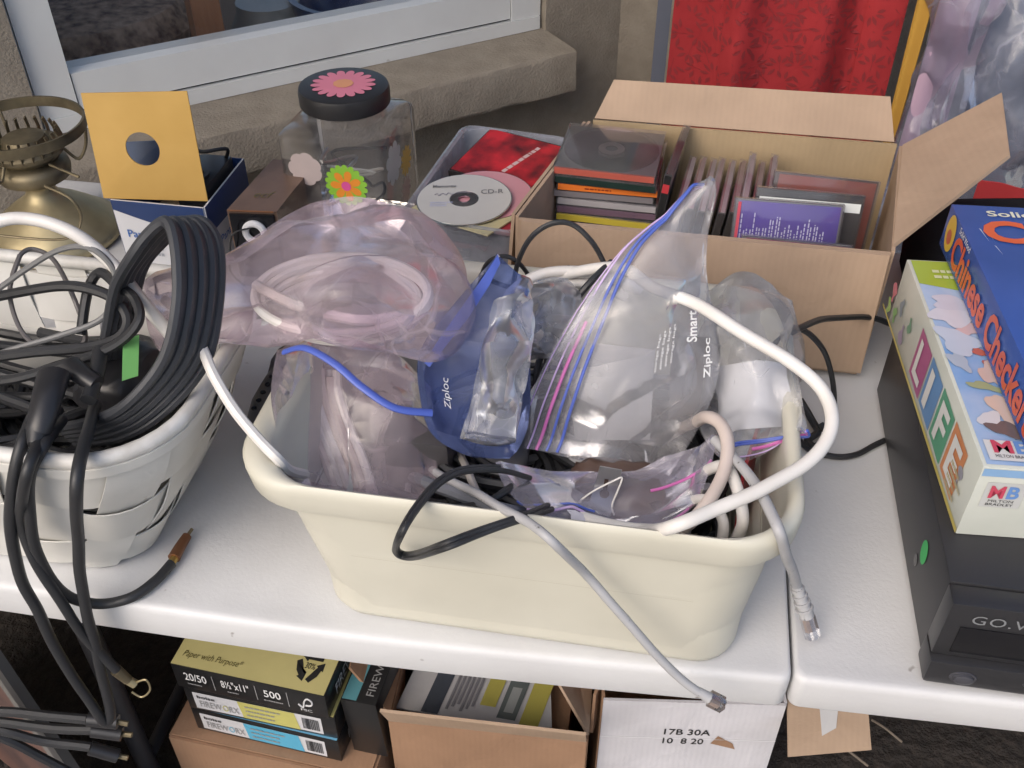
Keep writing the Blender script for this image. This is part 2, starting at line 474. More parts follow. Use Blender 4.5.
def tag(o, label, cat, group=None, kind=None):
    if label: o['label'] = label
    if cat: o['category'] = cat
    if group: o['group'] = group
    if kind: o['kind'] = kind
    return o

def text_mesh(s, size=1.0, bold=0.0, shear=0.0, spacing=1.0):
    cu = bpy.data.curves.new('lettering', 'FONT')
    cu.body = s; cu.size = size; cu.align_x = 'LEFT'; cu.resolution_u = 3
    cu.offset = bold; cu.shear = shear; cu.space_character = spacing
    o = bpy.data.objects.new('lettering_source', cu); COL.objects.link(o)
    dg = bpy.context.evaluated_depsgraph_get()
    me = bpy.data.meshes.new_from_object(o.evaluated_get(dg))
    v = [x.co.copy() for x in me.vertices]; f = [tuple(p.vertices) for p in me.polygons]
    bpy.data.objects.remove(o); bpy.data.curves.remove(cu); bpy.data.meshes.remove(me)
    return v, f

def lettering(parent, s, at, xdir, ydir, width, m, height=None, bold=0.0, shear=0.0, name='lettering', world=True, lift=0.0007, spacing=1.0):
    """flat print on a face: starts at 'at', runs along xdir, given total width (and cap height)"""
    v, f = text_mesh(s, 1.0, bold, shear, spacing)
    xs = [p.x for p in v]; ys = [p.y for p in v]
    x0, x1, y0, y1 = min(xs), max(xs), min(ys), max(ys)
    sx = width/(x1-x0); sy = (height/(y1-y0)) if height else sx
    X, Y = Vector(xdir).normalized(), Vector(ydir).normalized(); n = X.cross(Y).normalized()
    a = Vector(at)
    mb = MB().add([a + X*((p.x-x0)*sx) + Y*((p.y-y0)*sy) + n*lift for p in v], f)
    return obj(name, mb, m, parent, world=world, smooth=0)

def decal(parent, name, quad, m, lift=0.0005, world=True):
    q = [Vector(p) for p in quad]
    n = (q[1]-q[0]).cross(q[3]-q[0]).normalized()*lift
    return obj(name, MB().add([p+n for p in q], [(0,1,2,3)]), m, parent, world=world, smooth=0)

def lines_print(parent, name, o, X, Y, w, h, rows, m, seed=0, lift=0.0009, world=True, fill=0.5, breaks=True):
    """rows of tiny unreadable print as short dashes"""
    r = random.Random(seed); X, Y, o = Vector(X).normalized(), Vector(Y).normalized(), Vector(o); n = X.cross(Y).normalized()*lift
    mb = MB()
    for i in range(rows):
        y0 = h*(i+0.5-fill/2)/rows; y1 = y0+h*fill/rows; x = 0.0
        end = w*r.uniform(0.6, 1.0)
        while x < end:
            l = min(r.uniform(0.03, 0.12)*w if breaks else end, end-x)
            mb.add([o+X*x+Y*y0+n, o+X*(x+l)+Y*y0+n, o+X*(x+l)+Y*y1+n, o+X*x+Y*y1+n], [(0,1,2,3)])
            x += l+0.02*w
    return obj(name, mb, m, parent, world=world, smooth=0)

def folds(V, Nrm, seed, amp, freq):
    """straight sharp creases: a few triangle waves running in random directions over the sheet"""
    rs = np.random.RandomState(seed+500); d = np.zeros(len(V))
    for q in range(6):
        k = rs.normal(size=3); k /= np.linalg.norm(k); f = freq*rs.uniform(0.45, 1.5)
        x = V @ k * f / 6.283 + rs.uniform(0, 1) + 0.12*np.sin(V @ rs.normal(size=3) * freq * .5)
        d += (np.abs((x % 1.0) - 0.5)*4 - 1)*rs.uniform(.4, 1.0)*(6.283/freq)*0.05/(f/freq)
    return V + Nrm*(d*amp)[:, None]

def crumple(V, F, stretch=1.08, iters=120, seed=0, keep=0.03, noise=0.004, freq=30.0, pin=None, extra=()):
    """let a sheet with a little too much material buckle into folds (mass-spring relaxation)"""
    V = np.array(V, float); V0 = V.copy(); rs = np.random.RandomState(seed)
    E = set(); opp = {}
    for f in F:
        k = len(f)
        for i in range(k):
            a, b = f[i], f[(i+1) % k]; e = (min(a,b), max(a,b)); E.add(e)
        if k == 4:
            E.add((min(f[0],f[2]), max(f[0],f[2]))); E.add((min(f[1],f[3]), max(f[1],f[3])))
    E = np.array(sorted(E)); a, b = E[:,0], E[:,1]
    rest = np.linalg.norm(V[b]-V[a], axis=1)*stretch + 1e-6
    if len(extra):
        X = np.array(extra); lx = np.linalg.norm(V[X[:,1]]-V[X[:,0]], axis=1)*(1+(stretch-1)*.75)
        a = np.concatenate([a, X[:,0]]); b = np.concatenate([b, X[:,1]]); rest = np.concatenate([rest, lx])
    n = len(V); cnt = np.bincount(a, minlength=n)+np.bincount(b, minlength=n)
    # starting ripples: a few random plane waves
    d = np.zeros((n,3))
    for _ in range(10):
        k = rs.normal(size=3); k /= np.linalg.norm(k); dv = rs.normal(size=3); dv /= np.linalg.norm(dv)
        d += np.outer(np.sin(V0 @ k * freq * rs.uniform(0.6, 2.2) + rs.uniform(0, 6.28)), dv)
    V = V + d*noise/3
    for it in range(iters):
        dd = V[b]-V[a]; l = np.linalg.norm(dd, axis=1)+1e-9
        c = dd*(0.5*(l-rest)/l)[:,None]
        acc = np.stack([np.bincount(a, c[:,k], n) - np.bincount(b, c[:,k], n) for k in range(3)], 1)
        V += 1.5*acc/np.maximum(cnt,1)[:,None]*1.0
        V += keep*(V0-V)
        if pin is not None: V[pin] = V0[pin]
    return V

def bag(name, ctrl, off, m, parent, R=44, C=44, stretch=1.07, seed=0, keep=0.03, noise=0.004, freq=30, bulge=0.0, iters=120, crease=1.0, sharp=24):
    """closed film bag: front sheet through control points, back sheet offset by vector 'off' in the middle, edges sealed"""
    g = blend_grid(ctrl, R, C)
    u = np.sin(np.linspace(0, math.pi, C))**0.6; w = np.sin(np.linspace(0, math.pi, R))**0.6
    k = np.outer(w, u)[:, :, None]
    back = g + k*np.array(off)
    front = g - k*np.array(off)*bulge
    fn, bn = grid_normals(front).reshape(-1,3), grid_normals(back).reshape(-1,3)
    ed = (np.outer(np.minimum(1, np.arange(R)/4.), np.ones(C))*np.outer(np.minimum(1, np.arange(R)[::-1]/4.), np.ones(C))*np.outer(np.ones(R), np.minimum(1, np.arange(C)/4.))*np.outer(np.ones(R), np.minimum(1, np.arange(C)[::-1]/4.))).reshape(-1,1)
    ed = .35+.65*ed
    V = np.vstack([folds(front.reshape(-1,3), fn*ed, seed, crease, freq), folds(back.reshape(-1,3), bn*ed, seed+9, crease, freq)]); o = R*C; F = []
    ex = []
    for st_ in (3, 6):
        for s0 in (0, o):
            for i in range(R):
                for j in range(C):
                    if j+st_ < C: ex.append((s0+i*C+j, s0+i*C+j+st_))
                    if i+st_ < R: ex.append((s0+i*C+j, s0+(i+st_)*C+j))
    for i in range(R-1):
        for j in range(C-1):
            q = (i*C+j, i*C+j+1, (i+1)*C+j+1, (i+1)*C+j)
            F.append(q); F.append(tuple(x+o for x in q)[::-1])
    rim = [i*C for i in range(R)] + [i*C+C-1 for i in range(R)] + list(range(C)) + [(R-1)*C+j for j in range(C)]
    # weld the sealed edges
    idx = list(range(2*o))
    for r_ in rim: idx[r_+o] = r_
    F = [tuple(dict.fromkeys(idx[i] for i in f)) for f in F]
    F = [f for f in F if len(f) > 2]
    V = crumple(V, F, 1+(stretch-1)*.5, iters, seed, keep, noise, freq*.7, extra=ex)
    ob = obj(name, MB().add(V, F), m, parent, smooth=sharp)
    return ob, V[:o].reshape(R, C, 3)

def strip_on(g, cols, th=0.0, rows=None):
    """polyline down a grid at fractional column"""
    R, C = g.shape[:2]
    return [g[i, min(C-1, int(cols*(C-1)))] for i in (rows or range(0, R, 2))]

def copy_tree(o, parent=None):
    c = o.copy(); COL.objects.link(c); c.parent = parent
    BASE[c.name] = Vector((0,0,0))
    for ch in [x for x in bpy.data.objects if x.parent == o]: copy_tree(ch, c)
    return c

# ------------------------------------------------------------------ setting: ground, house wall with window, room behind the glass
T = 0.74                                   # table top height
g_ = MB().add([(-60,-60,0),(60,-60,0),(60,60,0),(-60,60,0)], [(0,1,2,3)])
tag(obj('ground', g_, 'concrete', world=False, smooth=0), 'bare grey concrete patio slab under the sale table', 'ground', kind='structure')

sb_ = MB().add([(-3,.60,.004),(3,.60,.004),(3,2.3,.004),(-3,2.3,.004)], [(0,1,2,3)])  # dark ground sheet laid just over the slab under the table
tag(obj('dark_ground', sb_, mat('dark_ground_colour', (.035,.028,.024), .95, col2=(.018,.015,.013), var_scale=30, detail=8, bump=(60,1.0,.02)), world=False, smooth=0), 'dark ground sheet under the table reaching back to the house', 'ground', kind='structure')
WA = RAD(50)
WU = Vector((math.sin(WA), math.cos(WA), 0)); WN = Vector((math.cos(WA), -math.sin(WA), 0))
def W(u, off, z):
    """point on the house: u metres along the wall, 'off' metres from the camera's foot, z up"""
    return WU*u - WN*off + Vector((0,0,z))
def wbox(mb, u0, u1, o0, o1, z0, z1):
    vs = [W(u,o,z) for z in (z0,z1) for (u,o) in ((u0,o0),(u1,o0),(u1,o1),(u0,o1))]
    return mb.add(vs, [(0,3,2,1),(4,5,6,7),(0,1,5,4),(1,2,6,5),(2,3,7,6),(3,0,4,7)])

house = thing('house_wall', 'tan stucco house wall with a white framed window above the table', 'wall', W(0.6, 1.8, 0))
mb = MB()
wbox(mb, -4.0, 0.112, 1.80, 1.98, 0, 2.7)
wbox(mb, 0.112, 1.135, 1.80, 1.98, 0, 0.655)
wbox(mb, 0.112, 1.135, 1.80, 1.98, 2.0, 2.7)
wbox(mb, 1.135, 1.33, 1.80, 1.98, 0, 2.7)
obj('wall_face', mb, 'stucco', house, smooth=0)
c0 = W(1.33, 1.80, 0)
side = MB().box((c0.x, c0.y, 0), (4.2, c0.y+0.16, 2.7))
tag(obj('side_wall', side, 'stucco', smooth=0), 'tan stucco return wall glimpsed between the window ledge and the red curtain', 'wall')
# stucco ledge: rounded, a little lumpy
def ledge():
    prof = [(1.80,0.60),(1.69,0.60),(1.682,0.603),(1.68,0.61),(1.68,0.679),(1.682,0.687),(1.688,0.690),(1.80,0.694),(1.86,0.694)]
    us = np.linspace(-0.6, 1.137, 60); rs = np.random.RandomState(3)
    rings = []
    for u in us:
        rings.append([W(u+rs.normal()*0.0008, o+rs.normal()*0.0006, z+rs.normal()*0.0006) for o, z in prof])
    return MB().loft(rings, close_ring=False).add([W(1.137,o,z) for o, z in prof], [tuple(range(len(prof)))])
mb = MB(); wbox(mb, -3.0, 3.6, 1.0, 1.7995, 2.55, 2.62)
obj('patio_roof', mb, 'stucco', house, smooth=0)
obj('window_ledge', ledge(), 'stucco', house, smooth=50)
win = obj('window', wbox(MB(), 0.112, 0.115, 1.82, 1.94, 0.70, 2.0), 'frame', house, smooth=0)
def rail(n, *a, m='frame'):
    mb = MB(); wbox(mb, *a); return obj(n, mb, m, win, smooth=0)
rail('sill_strip', 0.116, 1.128, 1.812, 1.90, 0.695, 0.722)
rail('gasket', 0.18, 1.10, 1.826, 1.90, 0.722, 0.727, m='gasket')
rail('bottom_rail', 0.182, 1.058, 1.818, 1.88, 0.727, 0.792)
rail('jamb', 0.116, 0.180, 1.815, 1.90, 0.7225, 2.0)
rail('jamb', 1.060, 1.130, 1.815, 1.90, 0.7225, 2.0)
rail('top_rail', 0.182, 1.058, 1.818, 1.88, 1.93, 1.998)
rail('pane', 0.182, 1.058, 1.848, 1.852, 0.792, 1.93, m='glass')
# the room
room = MB()
wbox(room, -1.0, -.6, 3.4, 3.5, -0.05, 2.6); wbox(room, 2.6, 3.0, 3.4, 3.5, -0.05, 2.6); wbox(room, -.6, 2.6, 3.4, 3.5, 2.35, 2.6); wbox(room, -.6, 2.6, 3.4, 3.5, -0.05, 0.85)  # far wall has an added, unseen opening that lets sky light in
wbox(room, -1.1, -1.0, 1.99, 3.5, -0.05, 2.6); wbox(room, 3.0, 3.1, 1.99, 3.5, -0.05, 2.6)
wbox(room, -1.0, 3.0, 1.99, 3.4, 2.6, 2.7)
tag(obj('room_walls', room, 'room', smooth=0), None, None, kind='structure')
rf = MB(); wbox(rf, -1.0, 3.0, 1.985, 3.4, 0.006, 0.02)
tag(obj('room_floor', rf, 'room_floor', smooth=0), None, None, kind='structure')
# woven-seat chair and other things seen through the glass
ch = thing('woven_chair', 'dark woven chair seat with wooden rim behind the window glass', 'chair', W(0.27, 2.26, 0.02))
def ell(u, o, a, b, z, n=40): return [W(u+a*math.cos(2*math.pi*k/n), o+b*math.sin(2*math.pi*k/n), z) for k in range(n)]
obj('woven_seat', MB().loft([ell(0.27,2.30,.24,.20,.66),ell(0.27,2.30,.25,.21,.70),ell(0.27,2.30,.22,.18,.745),ell(0.27,2.30,.1,.08,.755)], cap0=True, cap1=True), 'wicker', ch)
obj('seat_rim', MB().tube(ell(0.27,2.30,.285,.245,.655), .024, 10, closed=True, smooth=1), 'wood_dark', ch)
for du, dv in ((-.22,-.14),(.22,-.14),(-.22,.14),(.22,.14)):
    obj('leg', MB().tube([W(.27+du,2.30+dv,.02), W(.27+du*.95,2.30+dv*.95,.65)], .022, 10), 'wood_dark', ch)
mb = MB(); wbox(mb, 0.462, 0.520, 2.06, 2.11, 0.02, 1.6)
tag(obj('wooden_post', mb, 'wood_orange', smooth=0), 'orange brown wooden post standing behind the window glass', 'post')
bl = thing('storage_jar', 'pale grey round jar on the room side of the window, left of blue bowl', 'jar', W(0.64, 2.2, 0.02))
obj('body', MB().lathe([(.07,0),(.09,.02),(.09,.30),(.07,.34),(.07,.36)], W(.66,2.2,.36), 28), paint((.26,.27,.26),.4,'grey_glaze'), bl)
obj('stand', MB().lathe([(.10,0),(.03,.05),(.03,.28),(.10,.335),(.10,.34)], W(.66,2.2,.02), 20), 'wood_dark', bl)
bb = thing('blue_bowl', 'dark blue bowl behind the glass near the window right end', 'bowl', W(0.86, 2.13, 0.02))
obj('bowl', MB().lathe([(.05,0),(.12,.04),(.16,.10),(.17,.13),(.155,.13),(.11,.05),(.0,.03)], W(.86,2.13,.60), 32), paint((.02,.04,.12),.3,'blue_glaze'), bb)
obj('stool_top', MB().lathe([(.17,0),(.18,.01),(.18,.03),(.17,.04)], W(.86,2.13,.559), 28), 'wood_dark', bb)
for k in range(3):
    a = k*2.1+.4; c = W(.86, 2.13, 0)
    obj('leg', MB().tube([(c.x+.17*math.cos(a), c.y+.17*math.sin(a), .02), (c.x+.12*math.cos(a), c.y+.12*math.sin(a), .56)], .014, 8), 'wood_dark', bb)

# ------------------------------------------------------------------ folding table
TX, TY0, TY1 = 0.156, 0.508, 1.252
def warp(x):
    return .022*max(0,min(1,(x+.30)/.456))**1.6 if x < TX else .023+.020*min(1,(x-TX)/.5)
table = thing('folding_table', 'white plastic folding table with a centre hinge seam carrying everything', 'table', (TX, .9, 0))
def panel(x0, x1, dy):
    rings = []
    y0, y1 = TY0+dy, TY1
    for z, i in ((T-.042,.003),(T-.041,.001),(T-.039,.0),(T-.008,.0),(T-.004,.0006),(T-.0015,.0022),(T-.0003,.0045),(T,.008),(T-.0008,.016),(T-.001,.03)):
        j = i*0.5
        rr = .010; ns = 30
        fx = [x0+j+rr+(x1-x0-2*j-2*rr)*k/ns for k in range(ns+1)]
        p = rrect(x0+j, x1-j, y0+i, y1-i, rr, z, 5)
        # split the straight front edge so that it can follow the slight bow of the sheet
        p = p[:18] + [(x, y0+i, z) for x in fx[1:-1]] + p[18:]
        rings.append([(a, b+warp(a)*(1-(b-y0)/(y1-y0)), c) for a, b, c in p])
    return MB().loft(rings, cap0=True, cap1=True)
obj('tabletop_panel', panel(-.945, TX-.0012, 0), 'table', table, smooth=35)
obj('tabletop_panel', panel(TX+.0012, 1.10, 0.0), 'table', table, smooth=35)
for x in (-.66, .92):
    for y in (TY0+.16, TY1-.12):
        obj('leg', MB().tube([(x, y, 0.0), (x, y, T-.046)], .0145, 12, smooth=1), 'leg_metal', table)
    obj('leg_brace', MB().tube([(x, TY0+.16, .12), (x, TY1-.12, .12)], .010, 10, smooth=1), 'leg_metal', table)
    obj('leg_brace', MB().tube([(x, .9, .12), (x+(.42 if x<0 else -.42), .9, T-.047)], .009, 10, smooth=1), 'leg_metal', table)
obj('frame_rail', MB().box((-.9, TY0+.07, T-.075), (1.05, TY0+.095, T-.0465)), 'leg_metal', table)
obj('frame_rail', MB().box((-.9, TY1-.095, T-.075), (1.05, TY1-.07, T-.0465)), 'leg_metal', table)

# ------------------------------------------------------------------ clothes rail behind the table
rack = thing('clothes_rail', 'dark metal rail the red curtain and bagged clothes hang from', 'clothes rail', (.5, 1.76, 0))
obj('rail', MB().tube([(-.20,1.76,1.66),(1.5,1.76,1.66)], .013, 12, smooth=1), 'leg_metal', rack)
for x in (.20, 1.2):
    obj('post', MB().tube([(x,1.82,.03),(x,1.82,1.55),(x,1.80,1.64),(x,1.76,1.66)], .013, 12, smooth=3), 'leg_metal', rack)
    obj('foot', MB().tube([(x,1.60,.014),(x,2.0,.014)], .013, 10, smooth=1), 'leg_metal', rack)

def cloth_y(x, z, y0, folds, amp, ph):
    s = 0.5+0.5*math.tanh((1.6-z)*2.2)
    y = y0
    for k, (f, a) in enumerate(folds):
        y += amp*a*s*math.sin(f*x+ph+k*1.7+0.25*math.sin(z*2.1+k))
    return y
def hanging(x0, x1, y0, z0, z1, folds, amp, ph, nx=80, nz=30, flare=0.0):
    g = []
    for i in range(nz):
        z = z0+(z1-z0)*i/(nz-1); row = []
        for j in range(nx):
            t = j/(nx-1); x = x0+(x1-x0)*t; xx = x+(t-.5)*flare*(z1-z)
            row.append((xx, cloth_y(x, z, y0, folds, amp, ph), z+.006*math.sin(x*21+ph)*(1-i/(nz-1))))
        g.append(row)
    return g
RF = ((46,1.0),(19,0.8),(83,.25))
RED = [(-.018, .078, 1.745, 1.3), (.068, .304, 1.715, 0.2), (.298, .358, 1.745, 2.0)]
cur = thing('red_curtain', 'red curtain with tone on tone leaf sprigs hanging in folds', 'curtain', (.2, 1.73, .12))
for k, (x0, x1, y0, ph) in enumerate(RED):
    g = hanging(x0, x1, y0, .14, 1.648, RF, .016, ph, 70, 40)
    p = obj('curtain_panel', MB().sheet(g, .0015), 'red_cloth', cur, smooth=60)
    r = random.Random(40+k); lm = MB()
    def pt(x, z): return (x, cloth_y(x, z, y0, RF, .016, ph)-.0016, z)
    z = .45
    row = 0
    while z < 1.1:
        x = x0 + (0.012 if row % 2 else .03)
        while x < x1-.008:
            a0 = r.uniform(0, 6.28); cx, cz = x+r.uniform(-.006,.006), z+r.uniform(-.006,.006)
            for q in range(5):
                a = a0+(q-2)*.75+r.uniform(-.15,.15); d0 = .004+.002*abs(q-2); L_ = r.uniform(.014,.020)
                pts = []
                for t, w_ in ((0,0),(.3,.0026),(.6,.003),(1,0),(.6,-.003),(.3,-.0026)):
                    lx = cx+math.cos(a)*(d0+t*L_)-math.sin(a)*w_; lz = cz+math.sin(a)*(d0+t*L_)+math.cos(a)*w_
                    pts.append(pt(min(max(lx,x0+.001),x1-.001), lz))
                lm.add(pts, [(0,1,2,3,4,5)])
            sx, sz = cx-math.cos(a0)*.012, cz-math.sin(a0)*.012
            lm.add([pt(sx,sz), pt(sx+.0012,sz+.0012), pt(cx+math.cos(a0)*.02,cz+math.sin(a0)*.02)], [(0,1,2)])
            x += .034
        z += .030; row += 1
    tag(obj('leaf_print', lm, 'leaf_red', p, smooth=0), None, None, kind='stuff')
tag(obj('grey_curtain', MB().sheet(hanging(-.046,-.022,1.77,.3,1.648,((30,1),),.006,0,14,14), .002), 'slate_cloth', smooth=60), 'narrow slate grey cloth edge hanging left of the red curtain', 'curtain')
tag(obj('yellow_cloth', MB().sheet(hanging(.357,.400,1.700,.42,1.648,((70,1),(31,.6)),.008,1.0,24,24,-.03), .002), 'yellow_cloth', smooth=60), 'mustard yellow cloth hanging right of the red curtain', 'cloth')
gb = thing('bagged_garment', 'pink satin garment inside a clear plastic bag beside yellow cloth', 'garment', (.50,1.68,.45))
g = hanging(.402,.458,1.70,.66,1.648,((55,1),(25,.7),(95,.4)),.014,.4,40,40,.02)
obj('garment', MB().sheet(g, .002), 'pink_cloth', gb, smooth=60)
ctrl = [[(.395,1.68,1.60),(.43,1.665,1.60),(.475,1.68,1.60)],[(.393,1.68,1.0),(.43,1.66,1.0),(.475,1.68,1.0)],[(.385,1.67,.75),(.43,1.65,.75),(.48,1.67,.75)],[(.375,1.66,.48),(.43,1.645,.47),(.485,1.66,.48)]]
bag('plastic_cover', ctrl, (0,.06,0), M['garment_film'], gb, 60, 30, 1.06, 21, .03, .006, 40, crease=2.0)
tag(obj('grey_garment', MB().sheet(hanging(.45,.75,1.765,.30,1.648,((24,1),(57,.5)),.016,.8,50,24), .002), 'grey_cloth', smooth=60), 'pale grey blue cloth hanging at the far right of the rail', 'cloth')
gb2 = thing('clear_garment_cover', 'empty clear plastic cover hanging in front of the grey blue cloth', 'plastic cover', (.66,1.70,.4))
ctrl = [[(.48,1.715,1.62),(.57,1.70,1.62),(.66,1.715,1.62)],[(.475,1.71,1.0),(.57,1.68,1.0),(.67,1.71,1.0)],[(.48,1.70,.7),(.57,1.67,.7),(.67,1.70,.7)],[(.485,1.70,.42),(.57,1.68,.42),(.67,1.70,.42)]]
bag('plastic_cover', ctrl, (0,.03,0), M['garment_film'], gb2, 60, 30, 1.07, 22, .03, .008, 30, crease=1.6)
tag(obj('red_garment', MB().sheet(hanging(.515,.64,1.60,.18,.68,((40,1),(90,.4)),.012,.3,30,20), .003), paint((.42,.03,.035),.8,'plain_red_cloth'), smooth=60), 'plain red cloth low at the right behind the game boxes', 'cloth')

# ------------------------------------------------------------------ cream bin
BX0, BX1, BY0, BY1, BH = -.326, .136, .518, .868, .174
bin_ = thing('cream_bin', 'cream plastic storage bin packed with cables and plastic bags', 'bin', (-.08,.7,T))
def ring(i, z, r=.06): return rrect(BX0+i*1.25, BX1-i*.62, BY0+i*.30, BY1-i, r, z, 10)
z0 = T+.0005
prof = [(.060,z0,.034),(.052,z0+.002,.036),(.047,z0+.008,.040)]
prof += [(.047-.0003*k*1.9, z0+.008+k*.0066, .041+.001*k) for k in range(1,12)]
prof += [(.0335,z0+.090,.057),(.0315,z0+.0915,.057),(.0315,z0+.094,.057)]
prof += [(.031-.00155*k, z0+.094+k*.0063, .058) for k in range(1,11)]
mb = MB()
rings = [ring(i, z, r) for i, z, r in prof]
rings += [ring(.0145,T+BH-.026), ring(.004,T+BH-.0265), ring(.001,T+BH-.024), ring(-.001,T+BH-.008), ring(-.001,T+BH-.004), ring(.002,T+BH+.001), ring(.008,T+BH+.003), ring(.015,T+BH+.002), ring(.0195,T+BH-.003), ring(.021,T+BH-.010)]
rings += [ring(.030,T+.10,.054), ring(.046,T+.02,.05), ring(.056,T+.006,.045)]
obj('tub', mb.loft(rings, cap0=True, cap1=True), 'cream', bin_, smooth=50)
obj('moulding_line', MB().loft([ring(.0338,z0+.0885,.057), ring(.0318,z0+.0897,.057), ring(.0338,z0+.0909,.057)]), 'groove', bin_, smooth=60)

# ------------------------------------------------------------------ carton of discs
CB = dict(fl=Vector((-.158,.972,0)), fr=Vector((.247,.968,0)), br=Vector((.287,1.232,0)), bl=Vector((-.105,1.236,0)))
CH = .168
carton = thing('disc_carton', 'open brown cardboard carton full of disc cases behind the bin', 'carton', (.07,1.1,T))
def up(v, z): return Vector((v.x, v.y, z))
def cpanel(n, a, b, z0, z1, m='card'):
    o = obj(n, MB().slab([up(a,z0), up(b,z0), up(b,z1), up(a,z1)], .004), m, carton, smooth=0); return o
cpanel('front_panel', CB['fl'], CB['fr'], T+.001, T+CH)
cpanel('right_panel', CB['fr']+Vector((.003,.004,0)), CB['br']+Vector((.002,-.004,0)), T+.001, T+CH)
cpanel('back_panel', CB['br']+Vector((-.0025,0,0)), CB['bl']+Vector((.0025,0,0)), T+.001, T+CH, 'card_in')
cpanel('left_panel', CB['bl']+Vector((-.002,-.004,0)), CB['fl']+Vector((-.003,.004,0)), T+.001, T+CH)
obj('bottom_panel', MB().slab([up(CB[k],T+.004) for k in ('fl','fr','br','bl')], .004), 'card', carton, smooth=0)
# flaps: back stands up leaning away, right sticks out, front hangs down
fb = [up(CB['bl'],T+CH)+Vector((.004,.003,.001)), up(CB['br'],T+CH)+Vector((-.006,.003,.001)), (0.2701, 1.272, 0.9524), (-0.081, 1.272, 0.9496)]
obj('flap', MB().slab(fb, .004), 'card', carton, smooth=0)
fr_ = [Vector((.251,.980,.909)), Vector((.291,1.226,.909)), Vector(((0.4037,1.2785,0.9635))), (0.3781, 1.1029, 0.965)]
obj('flap', MB().slab([fr_[0],fr_[1],fr_[2],fr_[3]], .004), 'card', carton, smooth=0)
ff = [CB['fl']+Vector((.004,-.006,T+CH+.001)), CB['fr']+Vector((-.002,-.006,T+CH+.001)), CB['fr']+Vector((.001,-.012,T+.012)), CB['fl']+Vector((-.006,-.012,T+.018))]
obj('flap', MB().slab(ff, .004), 'card', carton, smooth=0)
obj('flap', MB().slab([up(CB['fl'],T+CH)+Vector((-.008,.008,0)), up(CB['bl'],T+CH)+Vector((-.008,-.006,0)), up(CB['bl'],T+.05)+Vector((-.016,-.006,0)), up(CB['fl'],T+.05)+Vector((-.016,.008,0))], .004), 'card', carton, smooth=0)

# ------------------------------------------------------------------ disc cases
def disc_case(label, loc, rot, spine, cover=None, tray=(.02,.02,.022), group='disc cases in the carton', th=.0102, show_disc=False, dep=.1420):
    """case lies flat in its own space: x 0..0.142 wide (spine sides), y 0..0.125, z 0..th; hinge spine at y=0 here"""
    t = thing('disc_case', label, 'disc case', loc, rot, group)
    w, d = .1255, dep
    obj('tray', MB().box((.0015,.003,.0015),(w-.0015,d-.0015,th*.62)), paint(tray,.4,'tray_plastic'), t, world=False, smooth=0)
    obj('spine_card', MB().box((.002,-.0005,.0012),(w-.002,.0029,th-.0012)), paint(spine,.5,'spine_print'), t, world=False, smooth=0)
    if cover is not None:
        obj('cover_card', MB().box((.006,.010,th*.64),(w-.004,d-.003,th-.0016)), paint(cover,.5,'cover_print'), t, world=False, smooth=0)
    if show_disc:
        c = (w/2, d/2+.004, th*.64)
        dm = obj('disc', MB().lathe([(.0078,0),(.0598,0),(.0598,.0012),(.0078,.0012)], c, 48, close=True), 'disc', t, world=False, smooth=30)
        obj('disc_hub', MB().lathe([(.0078,.0013),(.0165,.0013),(.0165,.0017),(.0078,.0017)], c, 32, close=True), paint((.5,.42,.4),.3,'hub_foil',.5), t, world=False, smooth=30)
    obj('shell', MB().box((0,0,0),(w,d,th), .0007), 'case_pl', t, world=False, smooth=30)
    return t, w, d, th

# flat stack at the left of the carton, slightly tilted to the back
STK = (-.134, 1.092)
rows = [  # (label, spine, cover, tray, show disc)
    ('clear disc case with grey disc inside, topmost of the flat stack', (.45,.10,.07), None, (.20,.20,.20), True),
    ('dark green spined disc case, second from top of the flat stack', (.012,.03,.025), (.02,.03,.03), (.02,.02,.02), False),
    ('orange spined disc case, third from top of the flat stack', (.80,.20,.03), (.3,.1,.05), (.02,.02,.02), False),
    ('smoky grey disc case, fourth from top of the flat stack', (.22,.20,.21), (.1,.09,.1), (.2,.2,.21), False),
    ('silvery clear disc case, fifth from top of the flat stack', (.40,.38,.39), (.2,.2,.2), (.3,.3,.31), False),
    ('dull purple spined disc case, sixth from top of the flat stack', (.16,.10,.14), (.2,.2,.2), (.2,.18,.2), False),
    ('yellow and black spined disc case, seventh from top of the flat stack', (.60,.48,.06), (.2,.2,.1), (.02,.02,.02), False),
    ('black spined disc case with red lettering low in the flat stack', (.015,.015,.015), (.02,.02,.02), (.02,.02,.02), False),
    ('pale spined disc case at the carton rim low in flat stack', (.42,.38,.40), (.2,.2,.2), (.1,.1,.1), False)]
n_low = 7; th = .0104
r = random.Random(5)
base_z = T+.0065
